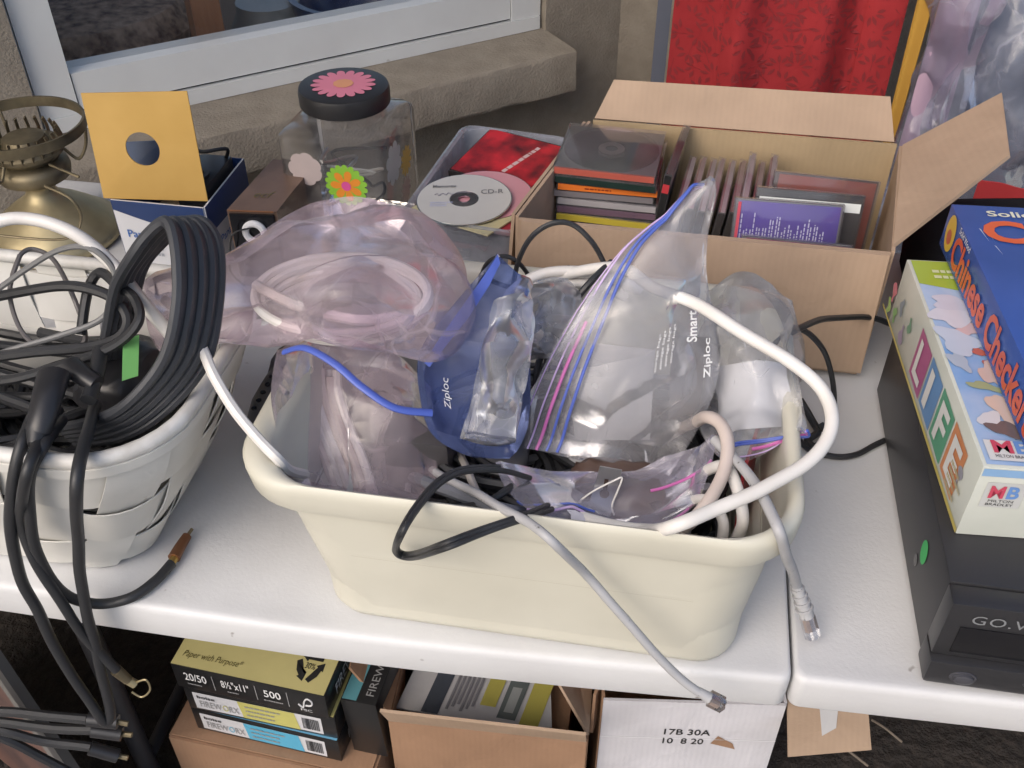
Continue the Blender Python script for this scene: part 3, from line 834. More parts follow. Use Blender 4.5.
for k in range(n_low + len(rows)):
    i = len(rows)-1-(k-n_low)
    z = base_z + k*th
    dx, dr = r.uniform(-.003,.003), r.uniform(-2.2,2.2)
    if k < n_low:
        lab, sp, cv, tr_, sd_ = 'disc case buried at the bottom of the flat stack', (.1,.1,.1), None, (.05,.05,.05), False
    else:
        lab, sp, cv, tr_, sd_ = rows[i]
    t, w, d, h = disc_case(lab, (STK[0]+dx, STK[1]+r.uniform(-.003,.002), z), (0,0,RAD(-2+dr)), sp, cv, tr_, 'disc cases stacked flat in the carton', show_disc=sd_, dep=.124)
    if i == 2: lines_print(t, 'spine_print', (.035,-.0003,.003), (1,0,0), (0,0,1), .05, .004, 1, paint((.25,.03,.01)), 1, world=False, lift=.0003)
    if i == 7:
        lines_print(t, 'spine_print', (.02,-.0003,.003), (1,0,0), (0,0,1), .03, .0035, 1, paint((.5,.05,.05)), 2, world=False, lift=.0003)
        lines_print(t, 'spine_print', (.055,-.0003,.003), (1,0,0), (0,0,1), .06, .003, 1, 'print_white', 3, world=False, lift=.0003)
top_z = base_z + (n_low+len(rows))*th
# row of cases standing on edge: thin in x, tops run away from the camera
def standing(label, x, y, zb, lean, spine, cover, tray, tall=False, yaw=0):
    # the case's y axis (0.142) becomes height or depth; x axis the other
    t, w, d, h = disc_case(label, (0,0,0), (0,0,0), spine, cover, tray, 'disc cases standing in a row in the carton')
    return t
def place(t, origin, X, Y):
    """put a case with its x axis along X and its y axis along Y"""
    X = Vector(X).normalized(); Y = Vector(Y); Y = (Y - X*Y.dot(X)).normalized(); Z = X.cross(Y)
    t.matrix_world = Matrix.Translation(Vector(origin)) @ Matrix((X,Y,Z)).transposed().to_4x4()
    t.location = origin; t.rotation_euler = Matrix((X,Y,Z)).transposed().to_euler()
disc_case('disc case lying flat under the row of standing cases', (-.012, 1.062, T+.0065), (0,0,RAD(1)), (.2,.2,.2), None, (.1,.1,.1), 'disc cases standing in a row in the carton', dep=.142)
stand_cols = [((.40,.16,.17),'dull red'),((.50,.20,.20),'brick red'),((.42,.16,.17),'maroon'),((.72,.56,.57),'pale pink'),((.58,.28,.29),'rose'),((.46,.20,.21),'wine red'),((.75,.68,.68),'whitish'),((.55,.22,.23),'russet'),((.48,.17,.18),'garnet')]
xs0, pitch = .012, .0124
ORD = ['first','second','third','fourth','fifth','sixth','seventh','eighth','ninth']
for k, (c, nm) in enumerate(stand_cols):
    x = xs0 + k*pitch
    t, w, d, h = disc_case('%s topped disc case standing on edge, %s from left in the carton row' % (nm, ORD[k]), (0,0,0), (0,0,0), (.04,.035,.035) if k % 3 else (.30,.28,.27), c, (.70,.44,.44) if k % 2 else (.80,.62,.62), 'disc cases standing in a row in the carton')
    lean = .22 + .02*(k % 3)
    # x axis (0.1255) = up (leaning right), y axis (0.142) = away; spine faces the camera
    dz = .012 if k in (6,8) else 0.0
    place(t, (x, 1.062+.003*(k % 2), T+.0205+dz), (lean*.45, 0, 1), (.10, 1, .02))
t, w, d, h = disc_case('single black spined disc case leaning tall beside the flat stack', (0,0,0), (0,0,0), (.015,.015,.016), (.06,.03,.03), (.03,.03,.03), 'disc cases standing in a row in the carton')
place(t, (-.003, 1.085, T+.052), (.09, 0, 1), (.13, 1, .06))
lines_print(t, 'spine_print', (.012,-.0004,.0025), (1,0,0), (0,0,1), .06, .0045, 1, 'print_white', 4, world=False, lift=.0003)
decal(t, 'spine_stripe', [(.100,-.0003,.001),(.112,-.0003,.001),(.112,-.0003,.0092),(.100,-.0003,.0092)], paint((.5,.04,.05)), world=False)

# cases standing with their faces to the camera at the right of the carton
def facing(label, origin, X, cover, spine, tray, back=.35):
    t, w, d, h = disc_case(label, (0,0,0), (0,0,0), spine, cover, tray, 'disc cases standing in the carton')
    X = Vector(X); Yv = Vector((0, back, 1.0))
    place(t, origin, X, Yv)
    return t
for q in range(2):
    disc_case('disc case lying flat under the cases that face out, %s' % ('lower','upper')[q], (.098+.004*q, 1.062, T+.0065+.0104*q), (0,0,RAD(2)), (.2,.2,.2), None, (.1,.1,.1), 'disc cases standing in the carton', dep=.142)
t = facing('purple backed disc case with rows of small white print', (.083,1.030,T+.0285), (1,.02,.0), (.10,.05,.42), (.3,.28,.3), (.2,.2,.22), .30)
for q in range(14):
    lines_print(t, 'track_list', (.012+q*.0073,.066,.0092), (0,1,0), (-1,0,0), .062, .006, 2, paint((.42,.40,.62)), seed=q, world=False, lift=.0014)
decal(t, 'red_edge', [(.0045,.012,.0094),(.008,.012,.0094),(.008,.138,.0094),(.0045,.138,.0094)], paint((.6,.08,.12)), world=False, lift=.0015)
t = facing('black disc case with a white spine standing behind the purple case', (.105,1.058,T+.031), (1,.05,-.03), (.025,.026,.03), (.7,.7,.7), (.02,.02,.02), .26)
decal(t, 'white_band', [(.004,.121,.0102),(.122,.121,.0102),(.122,.132,.0102),(.004,.132,.0102)], paint((.75,.78,.76)), world=False, lift=.0004)
t = facing('disc case with a rust red cover, rearmost of those facing out', (.122,1.092,T+.036), (1,.06,-.06), (.30,.055,.03), (.3,.1,.1), (.1,.06,.05), .26)
decal(t, 'cover_picture', [(.05,.085,.0102),(.085,.082,.0102),(.08,.115,.0102),(.055,.118,.0102)], paint((.52,.33,.12)), world=False, lift=.0003)
t = facing('magenta edged disc case in front of the purple one', (.092,1.006,T+.0285), (1,-.01,-.01), (.35,.08,.18), (.5,.2,.3), (.3,.3,.32), .22)
t.rotation_euler.rotate_axis('X', 0)
t.scale = (1,.80,1)

# ------------------------------------------------------------------ clear tub with discs
tubA = RAD(-6)
TC = Vector((-.222, 1.155, T))
def tl(x, y, z): return Vector((TC.x + x*math.cos(tubA)-y*math.sin(tubA), TC.y + x*math.sin(tubA)+y*math.cos(tubA), T+z))
tub = thing('clear_tub', 'milky clear plastic tub of loose discs left of the carton', 'tub', TC)
def tring(i, z, r=.02):
    return [tl(p[0],p[1],p[2]) for p in rrect(-.080+i,.072-i,-.128+i,.130-i,r,z,6)]
mb = MB().loft([tring(.014,.001),tring(.011,.004),tring(.003,.085),tring(.002,.112),tring(-.003,.114),tring(-.004,.119),tring(.0,.1205),tring(.0035,.118),tring(.005,.085),tring(.013,.006),tring(.02,.0045)], cap0=True, cap1=True)
obj('tub', mb, 'tub_pl', tub, smooth=40)
def tpl(name, label, cat, quad, th, m, **k):
    return tag(obj(name, MB().slab(quad, th), m, smooth=0), label, cat)
# cases stacked inside the tub
for k in range(8):
    rr = random.Random(60+k)
    zz = .008+k*.0106
    dx = rr.uniform(-.003,.003)
    p0 = tl(-.070+dx, -.110, zz)
    cols = [(.15,.15,.17),(.35,.12,.12),(.08,.08,.1),(.2,.22,.26),(.5,.45,.42),(.12,.12,.14),(.4,.05,.07),(.06,.06,.07)]
    disc_case('disc case in the clear tub, %s from the bottom' % ORD[k], p0, (0,0,tubA+RAD(rr.uniform(-1,1))), cols[k], cols[k], (.05,.05,.06), 'disc cases in the clear tub')
zz = .008+8*.0106
rc = thing('red_disc_case', 'red and black disc booklet lying at the back of the tub', 'disc case', tl(-.012, .02, zz+.001), (RAD(7),0,tubA+RAD(-14)))
obj('case', MB().box((-.058,-.01,.002),(.066,.105,.012), .001), paint((.03,.025,.025),.2,'gloss_dark'), rc, world=False)
obj('cover', MB().box((-.056,-.006,.0122),(.064,.102,.0128)), mat('red_black_print', (.50,.02,.03), .3, col2=(.03,.008,.01), var_scale=28, detail=3), rc, world=False, smooth=0)
lines_print(rc, 'cover_lettering', (.018,.015,.013), (.25,1,0), (-1,.25,0), .085, .012, 1, paint((.55,.4,.4)), 5, world=False, lift=.0003)
# paper sleeve, red sheet and discs on top
sl = tag(obj('red_card', MB().slab([tl(-.078,-.118,.112),tl(.058,-.128,.1135),tl(.068,-.02,.111),tl(-.068,-.01,.110)], .002), paint((.33,.03,.045),.4,'red_gloss'), smooth=0), 'glossy red card lying across the front of the clear tub', 'card')
sl2 = tag(obj('paper_sleeve', MB().slab([tl(-.080,-.112,.1155),tl(.035,-.142,.117),tl(.070,-.055,.1155),tl(-.045,-.03,.115)], .002), mat('mottled_cream_paper', (.50,.45,.26), .6, col2=(.36,.34,.24), var_scale=30), smooth=0), 'mottled cream paper sleeve under the white disc', 'sleeve')
def disc(name, label, c, tilt, top, mat_top, hub=True):
    t = thing(name, label, 'disc', c, tilt)
    obj('disc', MB().lathe([(.0075,0),(.060,0),(.060,.0012),(.0075,.0012)], (0,0,0), 64, close=True), 'disc', t, world=False, smooth=30)
    obj('printed_face', MB().lathe([(.0185,.0014),(.0588,.0014),(.0588,.0016),(.0185,.0016)], (0,0,0), 64, close=True), mat_top, t, world=False, smooth=30)
    obj('hub', MB().lathe([(.0076,.0013),(.0172,.0013),(.0172,.0017),(.0076,.0017)], (0,0,0), 32, close=True), 'case_pl', t, world=False, smooth=30)
    return t
disc('back_disc', 'pink edged disc half hidden under the white disc', tl(.005,-.050,.1175), (RAD(1),RAD(1),0), None, paint((.55,.26,.30),.16,'pink_disc_print'))
wd = disc('white_disc', 'white recordable disc lying on top of the tub', tl(-.016,-.075,.1215), (RAD(2),RAD(-1),RAD(4)), None, mat('white_disc_print', (.78,.76,.72), .22, .45, var=.04))
lettering(wd, 'CD-R', (.020,.012,.0017), (1,.12,0), (-.12,1,0), .028, paint((.1,.1,.11)), .010, world=False)
lettering(wd, 'Memorex', (-.043,.022,.0017), (1,.12,0), (-.12,1,0), .030, paint((.1,.1,.11)), .007, bold=.01, world=False)
obj('handwriting', MB().tube([(-.038+.0028*k, .006+.003*math.sin(k*2.3)+.0006*k, .0021) for k in range(9)], .0005, 4, smooth=4), paint((.15,.15,.2)), wd, world=False)
lines_print(wd, 'fine_print', (-.04,-.022,.0017), (1,.1,0), (-.1,1,0), .03, .012, 3, paint((.35,.38,.55)), 3, world=False, lift=.0002)

# ------------------------------------------------------------------ square jar with a black lid
JC = Vector((-.432,1.208,T)); ja = RAD(-4)
jar = thing('square_jar', 'clear square plastic jar with flower stickers and a black lid', 'jar', JC, (0,0,ja))
def jr(h, r, z): return rrect(-h,h,-h,h,r,z,6)
H = .0725
rings = [jr(H-.006,.008,.001),jr(H-.001,.010,.006),jr(H,.010,.012),jr(H,.010,.150),jr(H-.001,.011,.157),jr(H-.006,.014,.162)]
circ = lambda rad,z: [(rad*math.cos(a),rad*math.sin(a),z) for a in [RAD(45-45+ (q//7)*90 + (q%7)*15) for q in range(28)]]
rings += [circ(.054,.166),circ(.053,.170),circ(.053,.190)]
obj('body', MB().loft(rings, cap0=True), 'jar_pl', jar, world=False, smooth=35)
lid = obj('lid', MB().lathe([(.054,.180),(.0595,.181),(.0605,.183),(.0605,.199),(.059,.204),(.054,.2055),(.0,.2057)], (0,0,0), 48), mat('black_lid', (.022,.022,.024), .4), jar, world=False, smooth=35)
def flower(n, ro, ri, petals, c, X, Y, pts=10):
    """daisy outline in the plane X,Y"""
    X, Y, c = Vector(X).normalized(), Vector(Y).normalized(), Vector(c); out = []
    for k in range(petals*pts):
        a = 2*math.pi*k/(petals*pts); s_ = abs(math.sin(a*petals/2))**.55
        rr = ri+(ro-ri)*s_; out.append(c+X*(rr*math.cos(a))+Y*(rr*math.sin(a)))
    return out
def flower_mb(ro, ri, petals, c, X, Y, th=.0004):
    n = Vector(X).cross(Vector(Y)).normalized(); o = flower(0, ro, ri, petals, c, X, Y)
    mb = MB(); k = len(o); mb.add([Vector(c)+n*th]+[p+n*th for p in o], [(0,i+1,(i+1) % k+1) for i in range(k)]); return mb
obj('pink_flower_sticker', flower_mb(.043,.030,17,(0,0,.2060),(1,0,0),(0,1,0)), paint((.66,.20,.28),.4), lid, world=False, smooth=0)
obj('flower_centre', flower_mb(.0135,.0125,9,(0,0,.2065),(1,0,0),(0,1,0)), paint((.68,.30,.14),.4), lid, world=False, smooth=0)
# stickers on the front face (the face towards the camera) and right face
fz = -H-.0003
obj('green_flower_sticker', flower_mb(.030,.025,18,(.020,fz,.098),(1,0,0),(0,0,1)), paint((.24,.50,.05),.4), jar, world=False, smooth=0)
obj('orange_petals', flower_mb(.0225,.008,7,(.020,fz-.0004,.097),(1,0,0),(0,0,1)), paint((.72,.26,.03),.4), jar, world=False, smooth=0)
obj('flower_centre', flower_mb(.0068,.0064,8,(.020,fz-.0008,.097),(1,0,0),(0,0,1)), paint((.62,.08,.30),.4), jar, world=False, smooth=0)
obj('pale_sticker', flower_mb(.024,.021,7,(-.036,fz,.115),(1,0,0),(0,0,1.6)), paint((.45,.38,.37),.5), jar, world=False, smooth=0)
obj('yellow_flower_sticker', flower_mb(.022,.011,11,(H+.0003,.018,.095),(0,1,0),(0,0,1)), paint((.62,.42,.10),.5), jar, world=False, smooth=0)
obj('cream_flower_sticker', flower_mb(.020,.009,12,(H+.0003,.010,.055),(0,1,0),(0,0,1)), paint((.50,.40,.32),.5), jar, world=False, smooth=0)
obj('white_flower_sticker', flower_mb(.030,.022,8,(H+.0003,-.03,.115),(0,1,0),(0,0,1)), paint((.55,.53,.47),.5), jar, world=False, smooth=0)
mb = MB(); rr = random.Random(8)
jc = thing('earphone_lead', 'black and white tangled lead lying inside the clear jar', 'cable', JC+Vector((0,0,.006)), (0,0,ja))
for q in range(3):
    pts = [(rr.uniform(-.045,.045), rr.uniform(-.045,.045), .005+.011*k+rr.uniform(0,.01)) for k in range(9)]
    obj('lead', MB().tube(pts, .0022 if q else .003, 6), ['steel','black_rub','white_cable'][q], jc, world=False)
obj('plug', MB().box((-.012,-.03,.02),(.018,.0,.055), .003), 'black_pl', jc, world=False)

# ------------------------------------------------------------------ brass oil lamp
LC = Vector((-.842,1.095,T))
lamp = thing('oil_lamp', 'brass oil lamp with an open ring holder and no glass', 'lamp', LC)
obj('base', MB().lathe([(.086,0),(.092,.004),(.093,.010),(.089,.017),(.080,.022),(.077,.026),(.068,.034),(.064,.037),(.054,.045),(.050,.048),(.038,.056),(.028,.062),(.021,.070),(.018,.078),(.020,.084),(.026,.088)], LC, 56), 'brass', lamp, smooth=50)
obj('font', MB().lathe([(.020,.086),(.036,.090),(.046,.096),(.048,.106),(.046,.114),(.036,.119),(.030,.120)], LC, 40), 'brass_dark', lamp, smooth=50)
bur = obj('burner', MB().lathe([(.030,.118),(.036,.121),(.038,.127),(.046,.130),(.048,.136),(.044,.141),(.030,.144),(.026,.152),(.020,.153)], LC, 36), 'brass_dark', lamp, smooth=50)
for k in range(22):
    a = 2*math.pi*k/22
    ca, sa = math.cos(a), math.sin(a)
    obj('prong', MB().tube([LC+Vector((.046*ca,.046*sa,.134)), LC+Vector((.046*ca,.046*sa,.148)), LC+Vector((.042*ca,.042*sa,.160))], .0032, 6, flat=.4, smooth=2), 'brass_dark', bur)
obj('wick_slot', MB().lathe([(.0,.146),(.020,.146),(.022,.149),(.0,.151)], LC, 24), paint((.30,.15,.085),.6,'orange_wick'), bur)
hold = obj('ring_holder', MB().lathe([(.0795,.158),(.0825,.158),(.0825,.172),(.0795,.172)], LC, 72, close=True), 'brass_dark', lamp, smooth=35)
for a in (20, 140, 260):
    ca, sa = math.cos(RAD(a)), math.sin(RAD(a))
    obj('arm', MB().tube([LC+Vector((.046*ca,.046*sa,.130)), LC+Vector((.060*ca,.060*sa,.114)), LC+Vector((.074*ca,.074*sa,.132)), LC+Vector((.0805*ca,.0805*sa,.160))], .0022, 8), 'brass_dark', hold)
obj('knob', MB().tube([LC+Vector((.04,-.02,.125)), LC+Vector((.085,-.03,.116))], .0018, 8, smooth=2), 'brass_dark', lamp)
obj('loop_wire', MB().tube([LC+Vector((.046,-.05,.11)), LC+Vector((.085,-.06,.10)), LC+Vector((.09,-.06,.07)), LC+Vector((.07,-.08,.05)), LC+Vector((-.02,-.10,.06))], .0018, 8), 'brass_dark', lamp)

# ------------------------------------------------------------------ phone box with ochre sleeve and adapter
px0, px1, py0, py1, ph_ = -.704, -.578, 1.040, 1.175, .102
pbox = thing('phone_box', 'blue and white cardboard product box with its top open', 'box', (-.64,1.1,T))
def pslab(n, q, m): return obj(n, MB().slab(q, .002), m, pbox, smooth=0)
za, zb = T+.001, T+ph_
fp = pslab('front_panel', [(px0,py0,za),(px1,py0,za),(px1,py0,zb),(px0,py0,zb)], 'white_card')
rp = pslab('right_panel', [(px1+.001,py0+.001,za),(px1+.001,py1,za),(px1+.001,py1,zb),(px1+.001,py0+.001,zb)], 'white_card')
pslab('back_panel', [(px0,py1,za),(px1,py1,za),(px1,py1,zb),(px0,py1,zb)], 'blue_card')
pslab('left_panel', [(px0-.001,py0+.001,za),(px0-.001,py1-.001,za),(px0-.001,py1-.001,zb),(px0-.001,py0+.001,zb)], 'blue_card')
pslab('bottom_panel', [(px0,py0,za+.001),(px1,py0,za+.001),(px1,py1,za+.001),(px0,py1,za+.001)], 'white_card')
curve = [(px0+(px1-px0)*k/10, zb-.014-.026*math.sin(math.pi*.5*k/10)) for k in range(11)]
mb = MB().add([(x,py0-.0016,z) for x,z in curve]+[(px1,py0-.0016,zb),(px0,py0-.0016,zb)], [tuple(range(13))])
obj('blue_band', mb, 'blue_card', fp, smooth=0)
obj('blue_band', MB().add([(px1+.0026,py0,zb-.040),(px1+.0026,py1,zb-.046),(px1+.0026,py1,zb),(px1+.0026,py0,zb)], [(0,1,2,3)]), 'blue_card', rp, smooth=0)
obj('blue_foot', MB().add([(px0+.05,py0-.0016,za),(px1,py0-.0016,za),(px1,py0-.0016,za+.010),(px0+.05,py0-.0016,za+.004)], [(0,1,2,3)]), paint((.03,.12,.35)), fp, smooth=0)
lettering(fp, 'Panasonic', (px0+.012,py0-.0012,zb-.054), (1,0,0), (0,0,1), .062, paint((.05,.14,.42)), .0115, bold=.012)
lines_print(fp, 'small_print', (px0+.014,py0-.0012,zb-.082), (1,0,0), (0,0,1), .05, .018, 2, paint((.35,.38,.42)), 5)
lettering(rp, 'Panasonic', (px1+.0024,py0+.025,zb-.068), (0,1,0), (0,0,1), .07, paint((.05,.14,.42)), .0115, bold=.012)
# ochre sleeve with round hole
def holed(quad, c, rad, th, n=48):
    q = [Vector(p) for p in quad]; nn = (q[1]-q[0]).cross(q[3]-q[0]).normalized()
    X = (q[1]-q[0]).normalized(); Y = nn.cross(X); c = Vector(c)
    per = []
    for i in range(4):
        for k in range(n//4): per.append(q[i].lerp(q[(i+1) % 4], k/(n//4)))
    a0 = math.atan2((per[0]-c).dot(Y), (per[0]-c).dot(X)); inn = []
    for p in per:
        a = math.atan2((p-c).dot(Y), (p-c).dot(X)); inn.append(c+X*(rad*math.cos(a))+Y*(rad*math.sin(a)))
    h = nn*(th/2)
    return MB().loft([[p-h for p in per],[p+h for p in per],[p+h for p in inn],[p-h for p in inn],[p-h for p in per]])
sq = [(-0.7142, 1.0416, 0.842), (-0.5783, 1.057, 0.842), (-0.5768, 1.062, 0.9886), (-0.7172, 1.062, 0.9756)]
tag(obj('ochre_sleeve', holed(sq, (-0.6489, 1.054, 0.9106), .0215, .0018), 'yellow_card', smooth=30), 'ochre card sleeve with a round hole standing in the phone box', 'sleeve')
ad = thing('power_adapter', 'black power adapter lying inside the open phone box', 'adapter', (-.6,1.12,T+.06))
obj('body', MB().box((-.632,1.075,T+.05),(-.586,1.165,T+.112), .006), 'black_pl', ad)
obj('lens_ring', MB().lathe([(.010,0),(.016,0),(.016,.004),(.010,.004)], (-.609,1.10,T+.1122), 24, close=True), 'black_pl', ad)
obj('cord', MB().tube([(-.60,1.16,T+.10),(-.585,1.15,T+.128),(-.61,1.13,T+.132),(-.64,1.15,T+.125),(-.645,1.16,T+.09)], .0025, 8), 'black_rub', ad)
obj('packing', MB().box((-.69,1.045,T+.003),(-.58,1.17,T+.049)), 'card_in', ad)
tag(obj('folded_leaflet', MB().slab([(-0.7247, 1.1, 0.8388),(-0.6649, 1.1, 0.8383),(-0.6517, 1.115, 0.8929),(-0.7141, 1.115, 0.8848)], .002), paint((.045,.08,.17),.4,'navy_leaflet'), smooth=0), 'navy leaflet seen through the hole of the ochre sleeve', 'leaflet')

# ------------------------------------------------------------------ brown case with dark end
bbx = thing('brown_case', 'narrow brown case with gold script and a dark end', 'case', (-.51,1.1,T))
Bq = [(-.546,1.040),(-.482,1.046),(-.474,1.185),(-.536,1.180)]
obj('shell', MB().loft([[ (x,y,T+.001) for x,y in Bq],[(x,y,T+.102) for x,y in Bq]], cap0=True, cap1=True), 'brown_box', bbx, smooth=0)
obj('dark_end', MB().slab([(-.543,1.0385,T+.004),(-.485,1.0440,T+.004),(-.485,1.0440,T+.098),(-.543,1.0385,T+.098)], .003), 'gloss_black', bbx, smooth=0)
obj('white_ring', MB().tube([(-.512+.012*math.cos(a), 1.0365+.0012*math.cos(a), T+.074+.013*math.sin(a)) for a in [k*math.pi/10 for k in range(20)]], .0045, 8, closed=True, smooth=2), 'white_card', bbx)
obj('gold_edge', MB().tube([(-.543,1.0385,T+.1022),(-.485,1.0440,T+.1022)], .0012, 6, smooth=1), 'copper_end', bbx)
lettering(bbx, 'ecf', (-.524,1.075,T+.102), (1,.1,0), (-.1,1,0), .026, 'gold', .016, shear=.35)
obj('thin_lead', MB().tube([(-.515,1.034,T+.082),(-.535,1.022,T+.078),(-.543,1.018,T+.05),(-.548,1.02,T+.02),(-.53,1.015,T+.004)], .0013, 6), 'black_rub', bbx)

# ------------------------------------------------------------------ tape deck and board games at the right
deck = thing('tape_deck', 'dark grey tape deck with a green dot sticker on its side', 'tape deck', (.48,.73,T))
DX0, DX1, DY0, DY1, DZ = .264, .706, .551, .930, T+.104
obj('chassis', MB().box((DX0,DY0+.022,T+.010),(DX1,DY1,DZ), .002), 'deck', deck)
fa = obj('fascia', MB().box((DX0-.001,DY0,T+.036),(DX1+.001,DY0+.0215,DZ-.0015), .0025), 'deck_face', deck)
lo = obj('lower_fascia', MB().box((DX0-.002,DY0-.008,T+.006),(DX1+.002,DY0+.0215,T+.0355), .004), 'deck_face', deck)
obj('bay_door', MB().box((DX0+.012,DY0-.0012,T+.043),(DX0+.22,DY0-.0003,T+.076), .0004), 'gloss_black', fa)
lettering(fa, 'GO.VIDEO', (DX0+.018,DY0-.0004,T+.082), (1,0,0), (0,0,1), .085, paint((.22,.23,.24),.4), .0105, spacing=1.1)
def button(x, z, rx, rz):
    o = MB()
    pts = lambda s, dy: [(x+rx*s*math.cos(2*math.pi*k/24), DY0-.0082+dy, z+rz*s*math.sin(2*math.pi*k/24)) for k in range(24)]
    o.loft([pts(1.25,0),pts(1.2,-.0012),pts(1.0,-.0012),pts(1.0,.0),pts(.9,-.0035),pts(.6,-.0045)], cap0=True, cap1=True); return o
obj('button', button(DX0+.028,T+.020,.009,.006), paint((.06,.06,.07),.3), lo, smooth=35)
obj('button', button(DX0+.095,T+.022,.016,.005), paint((.06,.06,.07),.3), lo, smooth=35)
obj('button', button(DX0+.14,T+.022,.016,.005), paint((.06,.06,.07),.3), lo, smooth=35)
for x in (DX0+.04, DX1-.04):
    for y in (DY0+.05, DY1-.04):
        obj('foot', MB().lathe([(.012,0),(.013,.002),(.013,.0102)], (x,y,T), 16), 'black_rub', deck)
yc, zc = .640, T+.062
obj('green_sticker', MB().add([(DX0-.0008, yc+.0095*math.cos(2*math.pi*k/28), zc+.0125*math.sin(2*math.pi*k/28)) for k in range(28)], [tuple(range(28))]), paint((.03,.42,.10),.5), deck, smooth=0)
obj('screw', MB().add([(DX0-.0006, yc+.012+.006*math.cos(2*math.pi*k/16), zc-.024+.006*math.sin(2*math.pi*k/16)) for k in range(16)], [tuple(range(16))]), 'gloss_black', deck, smooth=0)

GZ = DZ+.0008
ga = RAD(4.0)
g1 = thing('life_game_box', 'white sided board game box with rainbow letters on the tape deck', 'board game', (.276,.626,GZ), (0,0,ga))
gw, gd, gh = .42, .305, .080
obj('box_lid', MB().box((0,0,.0),(gw,gd,gh), .0012), mat('white_gloss_card', (.60,.62,.57), .25, col2=(.52,.55,.50), var_scale=14), g1, world=False)
top = obj('top_print', MB().add([(.003,.003,gh+.0006),(gw-.003,.003,gh+.0006),(gw-.003,gd-.003,gh+.0006),(.003,gd-.003,gh+.0006)], [(0,1,2,3)]), mat('sky_print', (.20,.36,.66), .22, col2=(.50,.58,.72), var_scale=11, detail=5), g1, world=False, smooth=0)
decal(top, 'green_corner', [(.003,gd-.045,gh+.0006),(.12,gd-.075,gh+.0006),(.30,gd-.003,gh+.0006),(.003,gd-.003,gh+.0006)], paint((.36,.46,.06),.25), world=False, lift=.0004)
lines_print(top, 'corner_print', (.02,gd-.038,gh+.0011), (1,0,0), (0,1,0), .07, .02, 2, paint((.62,.66,.40)), 6, world=False)
def blob(parent, name, c, a, b, rot, m, lift, n=24, z=gh+.0006):
    pts = []
    for k in range(n):
        t = 2*math.pi*k/n; wob = 1 if n > 30 else 1+.22*math.sin(3*t+c[1]*90)+.12*math.sin(5*t+c[0]*200); x, y = a*wob*math.cos(t), b*wob*math.sin(t)
        pts.append((c[0]+x*math.cos(rot)-y*math.sin(rot), c[1]+x*math.sin(rot)+y*math.cos(rot), z+lift))
    return obj(name, MB().add(pts, [tuple(range(n))]), m, parent, world=False, smooth=0)
for nm, c, a, b, ro, col in (('cloud_print',(.022,.205),.020,.016,.2,(.60,.60,.68)),('cloud_print',(.018,.165),.016,.022,.4,(.50,.56,.68)),('pink_print',(.032,.185),.013,.010,.5,(.60,.44,.46)),('cloud_print',(.030,.225),.024,.012,-.3,(.56,.56,.66)),('grey_print',(.012,.135),.008,.014,.3,(.40,.46,.56)),('pink_print',(.036,.118),.010,.016,.1,(.62,.46,.42)),('white_print',(.020,.055),.010,.012,.1,(.62,.62,.66)),
                            ('red_print',(.034,.150),.008,.005,-.6,(.52,.14,.10)),('green_print',(.026,.100),.016,.005,-.3,(.34,.38,.22)),('pink_print',(.034,.072),.010,.020,.2,(.62,.48,.42)),
                            ('brown_print',(.028,.045),.014,.009,-.3,(.16,.12,.12)),('red_print',(.040,.132),.006,.010,.3,(.45,.16,.14))):
    blob(top, nm, c, a, b, ro, paint(col,.25), .0005+.0001*len(nm)+c[0]*.001)
# left face: LIFE in coloured tiles, reading down towards the camera
X_, Y_ = (0,-1,0), (0,0,1)
for k, (ltr, tile, lc) in enumerate((('L',(.40,.10,.24),(.7,.7,.68)),('I',(.12,.26,.50),(.7,.7,.68)),('F',(.10,.33,.20),(.7,.7,.68)),('E',(.60,.24,.10),(.7,.7,.68)))):
    y = .205-.045*k
    decal(g1, 'letter_tile', [(-.0004,y,.012),(-.0004,y-.041,.010),(-.0004,y-.041,.064),(-.0004,y,.066)], paint(tile,.3), world=False, lift=.0004)
    lettering(g1, ltr, (-.0009,y-.008,.018), X_, Y_, .012 if ltr=='I' else .026, paint(lc,.3), .041, bold=.03, world=False)
lines_print(g1, 'side_print', (-.0009,.05,.012), X_, Y_, .035, .03, 4, paint((.45,.40,.25)), 9, world=False)
for q, (y, z, s_, c) in enumerate(((.31,.035,.010,(.5,.15,.2)),(.29,.02,.008,(.2,.4,.15)),(.275,.04,.009,(.2,.25,.3)),(.255,.02,.010,(.3,.25,.35)),(.24,.042,.008,(.15,.3,.2)),(.315,.014,.009,(.3,.45,.15)),(.03,.04,.008,(.3,.3,.35)))):
    obj('figure_print', MB().add([(-.0009, y+s_*(.6+.4*math.sin(3*t+q))*math.cos(t), z+s_*1.2*math.sin(t)) for t in [k*math.pi/8 for k in range(16)]], [tuple(range(15,-1,-1))]), paint(c,.4), g1, world=False, smooth=0)
decal(g1, 'yellow_band', [(-.0004,.335,.001),(-.0004,.0,.001),(-.0004,.0,.006),(-.0004,.335,.004)], paint((.60,.50,.15),.3), world=False, lift=.0003)
